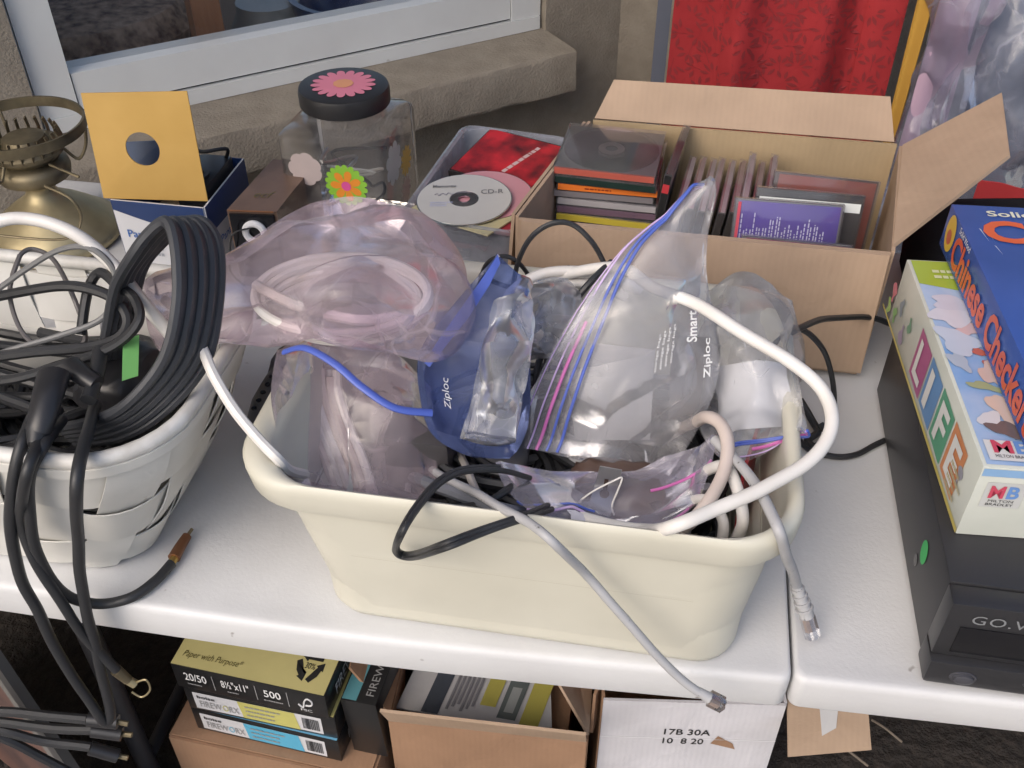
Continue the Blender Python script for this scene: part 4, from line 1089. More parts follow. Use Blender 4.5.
# front face: MB badge
fb_ = decal(g1, 'badge', [(.008,-.0004,.036),(.040,-.0004,.036),(.040,-.0004,.064),(.008,-.0004,.064)], paint((.55,.56,.55),.3), world=False, lift=.0004)
lettering(fb_, 'M', (.012,-.0009,.047), (1,0,0), (0,0,1), .012, paint((.55,.07,.12)), .014, bold=.03, world=False)
lettering(fb_, 'B', (.0262,-.0009,.047), (1,0,0), (0,0,1), .0095, paint((.14,.28,.60)), .014, bold=.03, world=False)
lettering(fb_, 'MILTON', (.0135,-.0009,.0425), (1,0,0), (0,0,1), .020, 'print_black', .0028, world=False)
lettering(fb_, 'BRADLEY', (.0125,-.0009,.0385), (1,0,0), (0,0,1), .022, 'print_black', .0028, world=False)
bt = decal(top, 'badge', [(.006,.006,gh+.0006),(.046,.006,gh+.0006),(.046,.030,gh+.0006),(.006,.030,gh+.0006)], paint((.66,.67,.67),.3), world=False, lift=.0022)
lettering(bt, 'M', (.011,.014,gh+.003), (1,0,0), (0,1,0), .016, paint((.55,.07,.12)), .015, bold=.03, world=False)
lettering(bt, 'B', (.029,.014,gh+.003), (1,0,0), (0,1,0), .013, paint((.14,.28,.60)), .015, bold=.03, world=False)
lettering(bt, 'MILTON BRADLEY', (.011,.0085,gh+.003), (1,0,0), (0,1,0), .031, 'print_black', .0035, world=False)
def fblob(c, a, b, m, lift):
    return obj('front_picture', MB().add([(c[0]+a*math.cos(2*math.pi*k/24), -.0004-lift, c[1]+b*math.sin(2*math.pi*k/24)) for k in range(24)], [tuple(range(24))]), m, g1, world=False, smooth=0)
fblob((.068,.026), .016, .010, paint((.60,.50,.12),.3), .0004); fblob((.070,.027), .010, .007, paint((.20,.28,.55),.3), .0008)
decal(g1, 'blue_band', [(.001,-.0004,gh-.0095),(gw-.001,-.0004,gh-.0095),(gw-.001,-.0004,gh-.0015),(.001,-.0004,gh-.0015)], paint((.25,.42,.66),.3), world=False, lift=.0003)

g2a = RAD(3.8)
g2 = thing('checkers_game_box', 'blue board game box with orange letters on top of the other game', 'board game', (.312,.626,GZ+gh+.0042), (0,0,g2a))
w2, d2, h2 = .34, .335, .047
obj('box_lid', MB().box((0,0,0),(w2,d2,h2), .0012), mat('blue_gloss_card', (.045,.10,.36), .25, col2=(.03,.075,.28), var_scale=9), g2, world=False)
X_, Y_ = (0,-1,0), (0,0,1)
lettering(g2, 'Chinese Checkers', (-.0006,.292,.006), X_, Y_, .268, paint((.62,.10,.04),.3), .034, bold=.03, world=False)
lettering(g2, 'Solid Wood', (-.0006,.288,.041), X_, Y_, .038, 'print_white', .007, world=False)
lettering(g2, 'Solid Wood', (.030,.312,h2+.0004), (1,0,0), (0,1,0), .11, paint((.66,.66,.55)), .011, bold=.02, world=False)
lettering(g2, 'Chinese', (.018,.262,h2+.0004), (1,0,0), (0,1,0), .20, paint((.66,.12,.04),.3), .042, bold=.035, world=False)
lettering(g2, 'Checkers', (.09,.09,h2+.0004), (1,0,0), (0,1,0), .20, paint((.66,.12,.04),.3), .034, bold=.035, world=False)
def tblob(c, a, b, m, lift): return blob(g2, 'marble_print', c, a, b, 0, m, lift, 36, h2)
tblob((.092,.205), .042, .042, paint((.66,.52,.10),.3), .0007); tblob((.095,.205), .020, .020, paint((.16,.26,.10),.3), .0009); tblob((.087,.208), .008, .012, paint((.5,.16,.08),.3), .0011)
obj('marble_print', MB().add([(-.0006, .312+.014*math.cos(2*math.pi*k/20), .026+.020*math.sin(2*math.pi*k/20)) for k in range(20)], [tuple(range(19,-1,-1))]), paint((.62,.40,.05),.3), g2, world=False, smooth=0)
obj('marble_print', MB().add([(-.0009, .312+.007*math.cos(2*math.pi*k/20), .022+.008*math.sin(2*math.pi*k/20)) for k in range(20)], [tuple(range(19,-1,-1))]), paint((.45,.10,.05),.3), g2, world=False, smooth=0)
rs_ = random.Random(4)
for k in range(7):
    y, z = rs_.uniform(.05,.31), rs_.uniform(.0,.05)
    q = [(.012+.012*k/7, y, h2+.0005), (.0135+.012*k/7, y-.002, h2+.0005), (.016+.012*k/7, y-rs_.uniform(.012,.03), h2+.0005)]
    obj('scuff', MB().add(q, [(0,1,2)]), paint((.40,.46,.60),.5), g2, world=False, smooth=0)

# made-up black case put in for the dark area behind the deck
bk = thing('black_fill', 'black case shape filling the dark area between carton and games', 'case', (.45,1.08,T))
def blob_box(x0,x1,y0,y1,z0,z1,seed):
    bm = bmesh.new(); bmesh.ops.create_cube(bm, size=1); bmesh.ops.subdivide_edges(bm, edges=bm.edges[:], cuts=7, use_grid_fill=True)
    rs = random.Random(seed); out = MB()
    for v in bm.verts:
        c = v.co; f = 1-.10*(abs(c.x*2)**4*abs(c.y*2)**4+abs(c.x*2)**4*abs(c.z*2)**4+abs(c.y*2)**4*abs(c.z*2)**4)
        v.co = Vector(((x0+x1)/2+c.x*f*(x1-x0)+rs.uniform(-.002,.002),(y0+y1)/2+c.y*f*(y1-y0)+rs.uniform(-.002,.002),max(z0,(z0+z1)/2+c.z*f*(z1-z0)+(rs.uniform(-.003,.003) if c.z>-.49 else 0))))
    bm.verts.index_update(); out.add([v.co[:] for v in bm.verts], [[v.index for v in f.verts] for f in bm.faces]); bm.free(); return out
obj('body', blob_box(.315,.72,.945,1.27,T+.001,T+.10,3), 'dark_cloth', bk, smooth=60)
obj('zip', MB().tube([(.312,.943,T+.05),(.42,.940,T+.05),(.72,.940,T+.05)], .003, 6), 'black_pl', bk)

# ------------------------------------------------------------------ woven basket
bk_x0,bk_x1,bk_y0,bk_y1 = -.835,-.374,.500,.770
bh = .188
basket = thing('woven_basket', 'white woven splint basket overflowing with black cables', 'basket', (-.61,.635,T))
NPER = 240
def per_pts(h):
    """perimeter of the basket at height fraction h"""
    i = .052*(1-h)**1.3
    p = rrect(bk_x0+i, bk_x1-i*1.6, bk_y0+i*.85, bk_y1-i*.85, .080-.035*(1-h), 0, 14)
    p = [Vector((q[0],q[1],0)) for q in p]; p.append(p[0])
    L = [0]
    for a, b in zip(p, p[1:]): L.append(L[-1]+(b-a).length)
    xs = np.interp(np.linspace(0, L[-1], NPER, endpoint=False), L, [q.x for q in p]); ys = np.interp(np.linspace(0, L[-1], NPER, endpoint=False), L, [q.y for q in p])
    return xs, ys
NH = 36
surf = np.zeros((NH+1, NPER, 3))
for i in range(NH+1):
    xs, ys = per_pts(i/NH); surf[i,:,0], surf[i,:,1], surf[i,:,2] = xs, ys, T+.002+bh*i/NH
cen = np.array([(bk_x0+bk_x1)/2, (bk_y0+bk_y1)/2, 0])
def S(t, h, off):
    a = (t % 1.0)*NPER; i0 = int(a) % NPER; f = a-int(a); hh = min(max(h,0),1)*NH; j0 = min(int(hh), NH-1); g = hh-j0
    p = (surf[j0,i0]*(1-f)+surf[j0,(i0+1) % NPER]*f)*(1-g)+(surf[j0+1,i0]*(1-f)+surf[j0+1,(i0+1) % NPER]*f)*g
    q0, q1 = surf[j0,(i0-2) % NPER], surf[j0,(i0+2) % NPER]; tg = q1-q0; n = np.array([tg[1],-tg[0],0]); n /= np.linalg.norm(n)+1e-9
    if n @ (p-cen) < 0: n = -n
    return p + n*off
NST, NROW = 18, 3
rowh = [(.02,.275),(.34,.60),(.665,.93)]
slant = .040
def wave(k, j): return 1 if (k+j) % 2 else -1
for k in range(NST):                                   # upright splints
    t0 = k/NST; g = []
    for i in range(25):
        h = i/24; s_ = 0.0
        for j, (a, b) in enumerate(rowh):
            c = (a+b)/2; s_ += wave(k,j)*math.exp(-((h-c)/.13)**2)
        g.append([S(t0+slant*h+w_*(.0215-.0012*math.sin(k*3.)), h, .0034*s_) for w_ in (-1,-.33,.33,1)])
    obj('upright_splint', MB().sheet(g, .0012), 'basket', basket, smooth=50)
for j, (a, b) in enumerate(rowh):                      # woven rows
    g = []
    n = NST*6
    for i in range(n+1):
        t = i/n; s_ = 0
        kk = (t-slant*(a+b)/2)*NST; k0 = round(kk); s_ = -wave(k0 % NST, j)*math.cos((kk-k0)*math.pi)
        g.append([S(t, h + .008*math.sin(t*40+j), .0034*s_) for h in (a, a*.6+b*.4, a*.4+b*.6, b)])
    obj('woven_row', MB().sheet(g, .0012), 'basket', basket, smooth=50)
obj('base_panel', MB().poly([S(k/60,.0,-.002) for k in range(60)], .003), 'basket', basket, smooth=0)
rim_pts = [S(k/80, 1.0, 0) + np.array([0,0,.002]) for k in range(80)]
obj('rim_hoop', MB().tube(rim_pts, .0068, 10, closed=True, smooth=1), 'rim', basket)
obj('rim_band', MB().sheet([[S(k/80, h, .0055) for h in (.93,.96,.985)] for k in range(81)], .002), 'basket', basket, smooth=50)
obj('handle', MB().tube([(-0.6427, 0.6699, 0.99),(-0.5708, 0.6633, 1.04),(-0.5361, 0.6708, 1.045),(-0.4965, 0.6693, 1.035),(-0.4674, 0.6655, 1.01),(-0.4331, 0.6447, 0.985),(-0.4075, 0.6375, 0.95),(-0.3943, 0.6239, 0.932)], .0058, 10), 'white_cable', basket)

# ------------------------------------------------------------------ cables in and around the basket
def cable(name, label, pts, r, m, group=None, seg=8, smooth=8, flat=1.0, cat='cable'):
    q = spline(pts, smooth); rr = random.Random(len(label)*31+len(pts)); ph = [rr.uniform(0,6.28) for _ in range(6)]; L_ = 0.0; out = []
    for i, p in enumerate(q):                          # slight kinks and waviness of a real lead
        if i: L_ += (q[i]-q[i-1]).length
        a = min(.0009, r*.16)*min(1, L_*30)
        out.append(p+Vector((a*math.sin(L_*38+ph[0])+.3*a*math.sin(L_*85+ph[1]), a*math.sin(L_*33+ph[2])+.3*a*math.sin(L_*76+ph[3]), .6*a*math.sin(L_*44+ph[4]))))
    return tag(obj(name, MB().tube(out, r, seg, smooth=0, flat=flat), m), label, cat, group)
inner = [(-0.4995, 0.5729, 0.895),(-0.4511, 0.5581, 0.925),(-0.4114, 0.5521, 0.955),(-0.3809, 0.5697, 0.99),(-0.3696, 0.5915, 1.03),(-0.3762, 0.6207, 1.062),(-0.3894, 0.6398, 1.075),(-0.4056, 0.6382, 1.065),(-0.4228, 0.6308, 1.045),(-0.4488, 0.6359, 1.01),(-0.4689, 0.6364, 0.965),(-0.4882, 0.6318, 0.915)]
outer = [(-0.4864, 0.5677, 0.885),(-0.4315, 0.5577, 0.91),(-0.3922, 0.5696, 0.935),(-0.3641, 0.6016, 0.965),(-0.3597, 0.6359, 1),(-0.3682, 0.6733, 1.03),(-0.3832, 0.6885, 1.045),(-0.4015, 0.6888, 1.045),(-0.4205, 0.6806, 1.03),(-0.4465, 0.6748, 1),(-0.4584, 0.6519, 0.955),(-0.4785, 0.6459, 0.905)]
rib = thing('ribbon_cable', 'dark five strand ribbon cable arching out of the basket', 'cable', (-.5,.6,T+.05))
for k in range(5):
    w_ = k/4
    obj('strand', MB().tube([Vector(a).lerp(Vector(b), w_) for a, b in zip(inner, outer)], .0049, 8, smooth=10), 'grey_rub', rib)
g = [[tuple(Vector(a).lerp(Vector(b), w_)) for w_ in (0,.25,.5,.75,1)] for a, b in zip(spline(inner,6), spline(outer,6))]
obj('web', MB().sheet(g, .0035), 'grey_rub', rib, smooth=60)

cable('black_cable', 'black cable hooked in a long loop below the table edge', [(-0.4571, 0.5708, 0.93),(-0.4323, 0.5148, 0.945),(-0.4188, 0.4712, 0.935),(-0.4511, 0.485, 0.8493),(-0.4725, 0.484, 0.7437),(-0.4824, 0.482, 0.6498),(-0.4891, 0.48, 0.5954),(-0.4963, 0.476, 0.5817),(-0.5014, 0.474, 0.6016),(-0.5126, 0.478, 0.6728),(-0.5164, 0.48, 0.7465),(-0.5214, 0.482, 0.7926),(-0.5072, 0.484, 0.8585),(-0.4874, 0.488, 0.9173),(-0.4817, 0.5063, 0.945),(-0.4959, 0.5525, 0.94)], .0052, 'black_rub', seg=10)
cable('black_cable', 'black cable hanging to a gold plug below the table edge', [(-0.4848, 0.5595, 0.93),(-0.4676, 0.5088, 0.945),(-0.4618, 0.4752, 0.94),(-0.4951, 0.486, 0.8709),(-0.4975, 0.482, 0.8243),(-0.4881, 0.48, 0.7743),(-0.4788, 0.482, 0.7118),(-0.4668, 0.486, 0.6611)], .0048, 'black_rub', seg=10)
pl = thing('gold_plug', 'gold tipped plug dangling below the table edge on a black cable', 'plug', (-0.4648, 0.488, 0.6453))
obj('plug_body', MB().tube([(-0.4681, 0.486, 0.6641),(-0.4615, 0.488, 0.6461)], lambda t: .0058-.001*t, 10, smooth=3), 'brass_dark', pl)
obj('plug_tip', MB().tube([(-0.4615, 0.488, 0.6461),(-0.4565, 0.489, 0.6391)], .0046, 10, smooth=2), 'brass', pl)
obj('wire_loop', MB().tube([(-0.4561, 0.489, 0.641),(-0.4434, 0.49, 0.6478),(-0.4435, 0.49, 0.6307),(-0.4558, 0.49, 0.6154),(-0.4637, 0.489, 0.6235)], .0010, 6), 'brass', pl)
cable('black_cable', 'black audio cable curving across the table corner to a brown plug', [(-0.4751, 0.5484, 0.93),(-0.4606, 0.5041, 0.945),(-0.4707, 0.488, 0.9258),(-0.484, 0.485, 0.8861),(-0.4933, 0.484, 0.8294),(-0.4883, 0.488, 0.7755),(-0.474, 0.5012, 0.746),(-0.4449, 0.512, 0.746),(-0.4303, 0.5333, 0.746),(-0.4238, 0.5563, 0.746)], .0050, 'black_rub', seg=10)
pl = thing('audio_plug', 'brown audio plug lying on the white table beside the basket', 'plug', (-0.4267, 0.5743, 0.742))
obj('plug_sleeve', MB().tube([(-0.4248, 0.552, 0.7465),(-0.4241, 0.5642, 0.747)], .0042, 10, smooth=2), 'gold', pl)
obj('plug_body', MB().tube([(-0.4245, 0.5628, 0.747),(-0.4246, 0.5767, 0.747),(-0.4237, 0.5911, 0.747)], lambda t: .0062-.0015*t, 10, smooth=4), 'copper_end', pl)
obj('plug_pin', MB().tube([(-0.4237, 0.5911, 0.747),(-0.4226, 0.6005, 0.747)], .0017, 8, smooth=2), 'brass_dark', pl)

# tangle inside the basket
cable('black_cable', 'flat black lead sweeping left to right across basket top', [(-0.6014, 0.6523, 0.965),(-0.5436, 0.6489, 0.985),(-0.4974, 0.6483, 0.995),(-0.4648, 0.6458, 0.99),(-0.4485, 0.6366, 0.975),(-0.454, 0.6239, 0.962),(-0.4817, 0.6139, 0.955),(-0.5258, 0.6007, 0.955),(-0.569, 0.5912, 0.95)], .0048, 'black_rub')
cable('black_cable', 'dark lead crossing under the flat one in the basket', [(-0.5607, 0.5718, 0.94),(-0.5249, 0.5773, 0.945),(-0.4847, 0.5937, 0.955),(-0.4468, 0.6072, 0.968),(-0.4279, 0.6204, 0.985),(-0.4362, 0.6374, 0.995),(-0.4565, 0.6494, 1),(-0.4815, 0.6656, 1),(-0.493, 0.6576, 0.985),(-0.4952, 0.6306, 0.955)], .0045, 'black_rub')
cable('grey_cable', 'thin grey wire looping high over the basket', [(-0.5855, 0.6485, 0.975),(-0.5482, 0.6574, 1),(-0.5126, 0.6647, 1.02),(-0.4833, 0.6649, 1.025),(-0.4644, 0.6596, 1.01),(-0.4612, 0.6479, 0.99),(-0.4748, 0.636, 0.97),(-0.5071, 0.6204, 0.96),(-0.5495, 0.6059, 0.95),(-0.5779, 0.5996, 0.94)], .0027, paint((.18,.18,.18),.45,'grey_wire'))
cable('grey_cable', 'thin dark wire ring standing at the back of the basket', [(-0.5772, 0.693, 0.99),(-0.5777, 0.6651, 0.97),(-0.5624, 0.6409, 0.95),(-0.5415, 0.6276, 0.94),(-0.5204, 0.6304, 0.935),(-0.5055, 0.6479, 0.935),(-0.5114, 0.6605, 0.97),(-0.5449, 0.6944, 0.985),(-0.5682, 0.7032, 0.99),(-0.5773, 0.6947, 0.99),(-0.5801, 0.6773, 0.978)], .0022, paint((.13,.12,.12),.45,'dark_wire'))
rt_ = random.Random(12)
for k, lab in enumerate(('lowest black lead heaped at the left side of basket', 'black lead curled under the green tag in basket', 'black lead heaped near the front rim of basket', 'black lead behind the gripped plug in basket', 'loose black lead deep in the basket middle', 'black lead tucked along the basket back wall')):
    c = [(-.70,.63),(-.52,.66),(-.55,.56),(-.58,.60),(-.60,.66),(-.60,.71)][k]; zz = T+[.10,.11,.125,.13,.12,.11][k]
    pts = []
    for q in range(9):
        a = q*.95+k; rr = .05+.03*rt_.random()
        pts.append((min(max(c[0]+1.5*rr*math.cos(a),-.79),-.425), min(max(c[1]+.75*rr*math.sin(a),.548),.735), zz+.012*math.sin(q*1.7+k)+.004*q))
    cable('black_cable', lab, pts, .0052, 'black_rub')
fill = thing('cable_heap', 'dark mass of coiled leads filling the basket below the loops', 'cables', (-.61,.63,T+.01)); fill['kind'] = 'stuff'
mb = MB()
for q in range(26):
    c = (rt_.uniform(-.72,-.50), rt_.uniform(.60,.67)); a0 = rt_.uniform(0,6); z_ = T+.025+.0035*q
    mb.tube([(min(max(c[0]+.10*math.cos(a0+k*.8),-.775),-.45), min(max(c[1]+.055*math.sin(a0+k*.8),.555),.715), z_+rt_.uniform(-.006,.006)) for k in range(9)], .0052, 6, smooth=4)
obj('heap', mb, 'black_rub', fill)
pg = thing('black_plug', 'chunky black moulded plug at the front of the basket', 'plug', (-0.4877, 0.5551, 0.95))
obj('plug_body', MB().tube([(-0.4773, 0.5612, 0.968),(-0.4718, 0.5401, 0.965),(-0.4691, 0.5215, 0.957),(-0.4697, 0.5124, 0.95)], lambda t: .0135-.003*t, 14, flat=.75, smooth=4), 'black_pl', pg)
obj('strain_relief', MB().tube([(-0.4705, 0.5159, 0.951),(-0.4684, 0.5028, 0.945)], lambda t: .010-.004*t, 12, smooth=3), 'black_rub', pg)
pg = thing('black_plug', 'smaller black plug lying beside the chunky one in basket', 'plug', (-0.4679, 0.585, 0.95))
obj('plug_body', MB().tube([(-0.4757, 0.5809, 0.962),(-0.4594, 0.5728, 0.96),(-0.4462, 0.5681, 0.957)], lambda t: .010-.002*t, 12, flat=.8, smooth=4), 'black_pl', pg)
obj('plug_tail', MB().tube([(-0.4613, 0.6055, 0.962),(-0.4538, 0.5828, 0.957),(-0.4478, 0.5532, 0.952)], lambda t: .0065, 10, smooth=4), 'black_rub', pg)
gt = [(-0.4433, 0.6149, 0.968),(-0.4346, 0.6262, 0.966),(-0.426, 0.5957, 0.946),(-0.4348, 0.585, 0.948)]
tag(obj('green_tag', MB().slab(gt, .001), paint((.20,.52,.16),.5,'green_paper'), smooth=0), 'bright green paper tag stuck among the basket cables', 'tag')
bx_ = tag(obj('dark_adapter', blob_box(-.505,-.44,.60,.68,T+.10,T+.185,9), 'black_pl', smooth=60), 'dark blue grey adapter under the ribbon cable in the basket', 'adapter')
# thin white cable from the basket to the bin
cable('white_cable', 'thin white cable drooping from the pink bag into the bin', [(-0.4358, 0.6806, 0.965),(-0.4072, 0.6523, 0.972),(-0.3777, 0.6213, 0.978),(-0.3622, 0.6017, 0.978),(-0.3475, 0.5831, 0.965),(-0.3274, 0.5667, 0.945),(-0.3049, 0.5528, 0.93),(-0.2874, 0.5448, 0.92),(-0.2843, 0.5568, 0.895),(-0.2862, 0.587, 0.86)], .0046, 'white_cable')
# grey perforated handset between basket and bin
hs = thing('grey_handset', 'dark grey perforated device behind the basket and the bin', 'device', (-.36,.80,T))
obj('body', blob_box(-.405,-.325,.70,.86,T+.0005,T+.07,5), mat('grey_device', (.11,.11,.12), .5), hs, smooth=50)
for i in range(6):
    for j in range(4):
        obj('speaker_hole', MB().lathe([(.0,.0),(.003,.0),(.003,.0008)], (-.395+.011*j+.004, .715+.013*i, T+.0702), 8), 'gloss_black', hs, smooth=0)

# ------------------------------------------------------------------ bags in the bin
def ztrack(g, c, r, m, parent, name='zip_track', rows=None, lift=(0,-.006,.003)):
    pts = [Vector(p)+Vector(lift) for p in strip_on(g, c, rows=rows)]
    return obj(name, MB().tube(pts, r, 6, smooth=2), m, parent)
def film_text(g, parent, s, u0, v0, du, dv, m, bold=0.0, shear=0.0, rot=False, lift=.0012):
    """print following the front sheet of a bag: (u0,v0) start as fractions of the sheet"""
    v, f = text_mesh(s, 1.0, bold, shear)
    xs = [p.x for p in v]; ys = [p.y for p in v]; x0, x1, y0, y1 = min(xs), max(xs), min(ys), max(ys)
    R, C = g.shape[:2]; n = grid_normals(g); out = []
    cam_dir = np.array([0,0,1.49])
    for p in v:
        a, b = (p.x-x0)/(x1-x0), (p.y-y0)/(y1-y0)
        u, w = (u0+du*a, v0-dv*b) if not rot else (u0+du-du*b, v0-dv*a)
        i, j = min(max(w,0),1)*(R-1), min(max(u,0),1)*(C-1); i0, j0 = min(int(i),R-2), min(int(j),C-2); fi, fj = i-i0, j-j0
        q = (g[i0,j0]*(1-fj)+g[i0,j0+1]*fj)*(1-fi)+(g[i0+1,j0]*(1-fj)+g[i0+1,j0+1]*fj)*fi
        nn = n[i0,j0]; nn = nn if nn @ (cam_dir-q) > 0 else -nn
        out.append(q+nn*lift)
    return obj('film_print', MB().add(out, f), m, parent, smooth=0)

pb = thing('pink_bag', 'pale pink plastic bag wrapped round a coil of white cable', 'plastic bag', (-.3,.72,T+.17))
ctrl = [[(-0.4679, 0.7099, 0.95),(-0.4118, 0.7503, 0.975),(-0.3588, 0.8001, 0.995),(-0.2979, 0.828, 1.005),(-0.2458, 0.8166, 0.99),(-0.2027, 0.7778, 0.96)],
        [(-0.4454, 0.6648, 0.955),(-0.3781, 0.6942, 0.995),(-0.3099, 0.6978, 1.025),(-0.2516, 0.7013, 1.035),(-0.202, 0.7159, 1.015),(-0.1758, 0.7274, 0.97)],
        [(-0.4333, 0.644, 0.945),(-0.3525, 0.6445, 1),(-0.2776, 0.6209, 1.035),(-0.2246, 0.6181, 1.045),(-0.1809, 0.6508, 1.02),(-0.1665, 0.7008, 0.97)],
        [(-0.4211, 0.6327, 0.935),(-0.3539, 0.6335, 0.96),(-0.2851, 0.6222, 0.985),(-0.2338, 0.6172, 0.985),(-0.1932, 0.6437, 0.97),(-0.1749, 0.6868, 0.955)]]
_, gp = bag('film', ctrl, (.0,.03,-.045), M['pink_film'], pb, 72, 84, 1.03, 4, .08, .002, 38, bulge=.0, iters=70, crease=1.15, sharp=12)
wc = thing('white_cable_coil', 'coil of white cable inside the pale pink bag', 'cable', (-0.26, 0.6819, 0.985))
c0_ = Vector((-0.2689, 0.6841, 0.993))
for k in range(5):
    rx, ry = .078-.003*k, .043-.0025*k
    pts = [c0_+Vector((rx*math.cos(a)+.004*math.sin(k*2), ry*math.sin(a), -.004*k+.012*math.sin(a+.4)-.004)) for a in [RAD(10*q) for q in range(36)]]
    obj('turn', MB().tube(pts, .0042, 8, closed=True, smooth=2), 'white_cable', wc)
obj('turn', MB().tube([(-0.3444, 0.6805, 0.992),(-0.3137, 0.6584, 0.997),(-0.2857, 0.6525, 0.992),(-0.2397, 0.6458, 0.992),(-0.211, 0.6662, 0.985)], .0046, 8), 'white_cable', wc)
lb = thing('pink_bag', 'crumpled pale pink bag standing in the left end of the bin', 'plastic bag', (-.2,.62,T+.02))
ctrl = [[(-0.3182, 0.6455, 0.95),(-0.3095, 0.69, 0.9227),(-0.2758, 0.695, 0.9197),(-0.2335, 0.7, 0.9049),(-0.1997, 0.705, 0.8774)],
        [(-0.3076, 0.6023, 0.935),(-0.2971, 0.65, 0.9009),(-0.2613, 0.655, 0.8983),(-0.223, 0.665, 0.8832),(-0.1909, 0.68, 0.8587)],
        [(-0.2984, 0.5784, 0.905),(-0.2826, 0.61, 0.8683),(-0.2511, 0.61, 0.8672),(-0.2133, 0.62, 0.855),(-0.1816, 0.645, 0.8451)],
        [(-0.2755, 0.5487, 0.888),(-0.2704, 0.58, 0.8433),(-0.2396, 0.578, 0.8419),(-0.2057, 0.585, 0.8329),(-0.1721, 0.61, 0.8362)]]
_, gl_ = bag('film', ctrl, (.0,.07,-.01), film('pink_film', (0.97, 0.93, 0.95), 0.25, (0.82, 0.70, 0.75), 0.24, 0.8, 14), lb, 56, 56, 1.05, 5, .05, .004, 40, bulge=.05, iters=100, crease=1.0)
bd = thing('beige_cable_bundle', 'beige cable bundle inside the left pink bag', 'cable', (-0.2897, 0.66, 0.8331))
for k in range(8):
    o = .0055*k
    obj('strand', MB().tube([Vector(p)+Vector((o*.9, .005*(k%3), .003*math.sin(k*2.))) for p in ((-0.3197, 0.685, 0.893),(-0.3157, 0.672, 0.876),(-0.2997, 0.648, 0.8555),(-0.2831, 0.628, 0.8357),(-0.2685, 0.608, 0.808))], .0045, 8), ['beige_cable','white_cable'][k % 2], bd)
dv = thing('grey_adapter', 'dark grey adapter block inside the left pink bag', 'adapter', (-0.2188, 0.66, 0.7909))
obj('body', MB().box((-.232,.640,T+.03),(-.168,.70,T+.122), .008), mat('grey_adapter_plastic', (.07,.066,.07), .5), dv, smooth=50)
obj('zip_track', MB().tube([(-0.2976, 0.6139, 0.975),(-0.2766, 0.6099, 0.985),(-0.2475, 0.5974, 0.982),(-0.2221, 0.5845, 0.972),(-0.1938, 0.5773, 0.96),(-0.1663, 0.5873, 0.95)], .0034, 10, flat=.6, smooth=8), 'blue_zip', lb)
bb_ = thing('blue_zip_bag', 'blue tinted zip bag standing in the middle of the bin', 'plastic bag', (-.08,.68,T+.04))
ctrl = [[(-0.1344, 0.715, 1.0249),(-0.1231, 0.72, 1.0087),(-0.1078, 0.725, 0.9924)],
        [(-0.165, 0.675, 0.9823),(-0.1354, 0.68, 0.9823),(-0.0998, 0.685, 0.9915)],
        [(-0.1851, 0.645, 0.9505),(-0.1461, 0.65, 0.9419),(-0.0971, 0.66, 0.9461)],
        [(-0.1819, 0.63, 0.9114),(-0.1453, 0.632, 0.8999),(-0.0995, 0.645, 0.8952)],
        [(-0.1714, 0.625, 0.8843),(-0.1403, 0.625, 0.8672),(-0.1104, 0.635, 0.86)]]
_, gb_ = bag('film', ctrl, (.0,.02,.0), M['blue_film'], bb_, 50, 36, 1.04, 9, .06, .003, 30, iters=80, crease=.7)
st = [[tuple(Vector(q)+Vector((0,-.0015,0))) for q in (a,b)] for a, b in (((-0.134, 0.713, 1.0262),(-0.1323, 0.713, 1.0183)),((-0.1481, 0.694, 1.0065),(-0.1378, 0.695, 1.007)),((-0.1644, 0.673, 0.9859),(-0.1533, 0.674, 0.9844)),((-0.178, 0.656, 0.968),(-0.1695, 0.657, 0.9661)),((-0.1857, 0.645, 0.9548),(-0.1813, 0.644, 0.9518)))]
obj('zip_strip', MB().sheet(st, .0012), 'blue_zip', bb_, smooth=50)
film_text(gb_, bb_, 'Ziploc', .22, .74, .10, .18, 'print_white', rot=True)
sp = thing('clear_packet', 'crinkled clear packet inside the blue zip bag', 'packet', (-0.1273, 0.68, 0.9025))
ctrl = [[(-0.1307, 0.675, 1.0051),(-0.1129, 0.675, 1.0133),(-0.0981, 0.69, 0.9986)],[(-0.1367, 0.65, 0.9704),(-0.1141, 0.648, 0.9802),(-0.0974, 0.66, 0.9733)],[(-0.1445, 0.632, 0.9289),(-0.1176, 0.628, 0.9385),(-0.099, 0.64, 0.9344)],[(-0.15, 0.62, 0.897),(-0.1249, 0.618, 0.8957),(-0.1056, 0.628, 0.8919)]]
bag('film', ctrl, (.0,.012,.0), film('silver_film', (.84,.86,.89), .30, (.52,.53,.58), .28, .75, 14), sp, 44, 32, 1.10, 12, .03, .006, 60, bulge=.1, iters=120, crease=2.2)
obj('contents', blob_box(-.140,-.100,.660,.69,T+.06,T+.205,21), mat('grey_contents', (.16,.16,.17), .5), sp, smooth=50)
cl2 = thing('clear_packet', 'clear crumpled packet behind the blue zip bag', 'packet', (-0.0842, 0.76, 0.9401))
ctrl = [[(-0.1163, 0.77, 0.9523),(-0.0956, 0.77, 0.9615),(-0.0728, 0.78, 0.9482)],[(-0.1114, 0.74, 0.9396),(-0.0886, 0.735, 0.9517),(-0.0638, 0.75, 0.9325)],[(-0.1061, 0.72, 0.9087),(-0.0868, 0.715, 0.9175),(-0.0674, 0.73, 0.8939)]]
bag('film', ctrl, (.0,.03,.0), film('silver_film', (.88,.89,.91), .30, (.56,.57,.62), .28, .75, 14), cl2, 36, 30, 1.10, 13, .03, .006, 60, bulge=.1, crease=2.2)

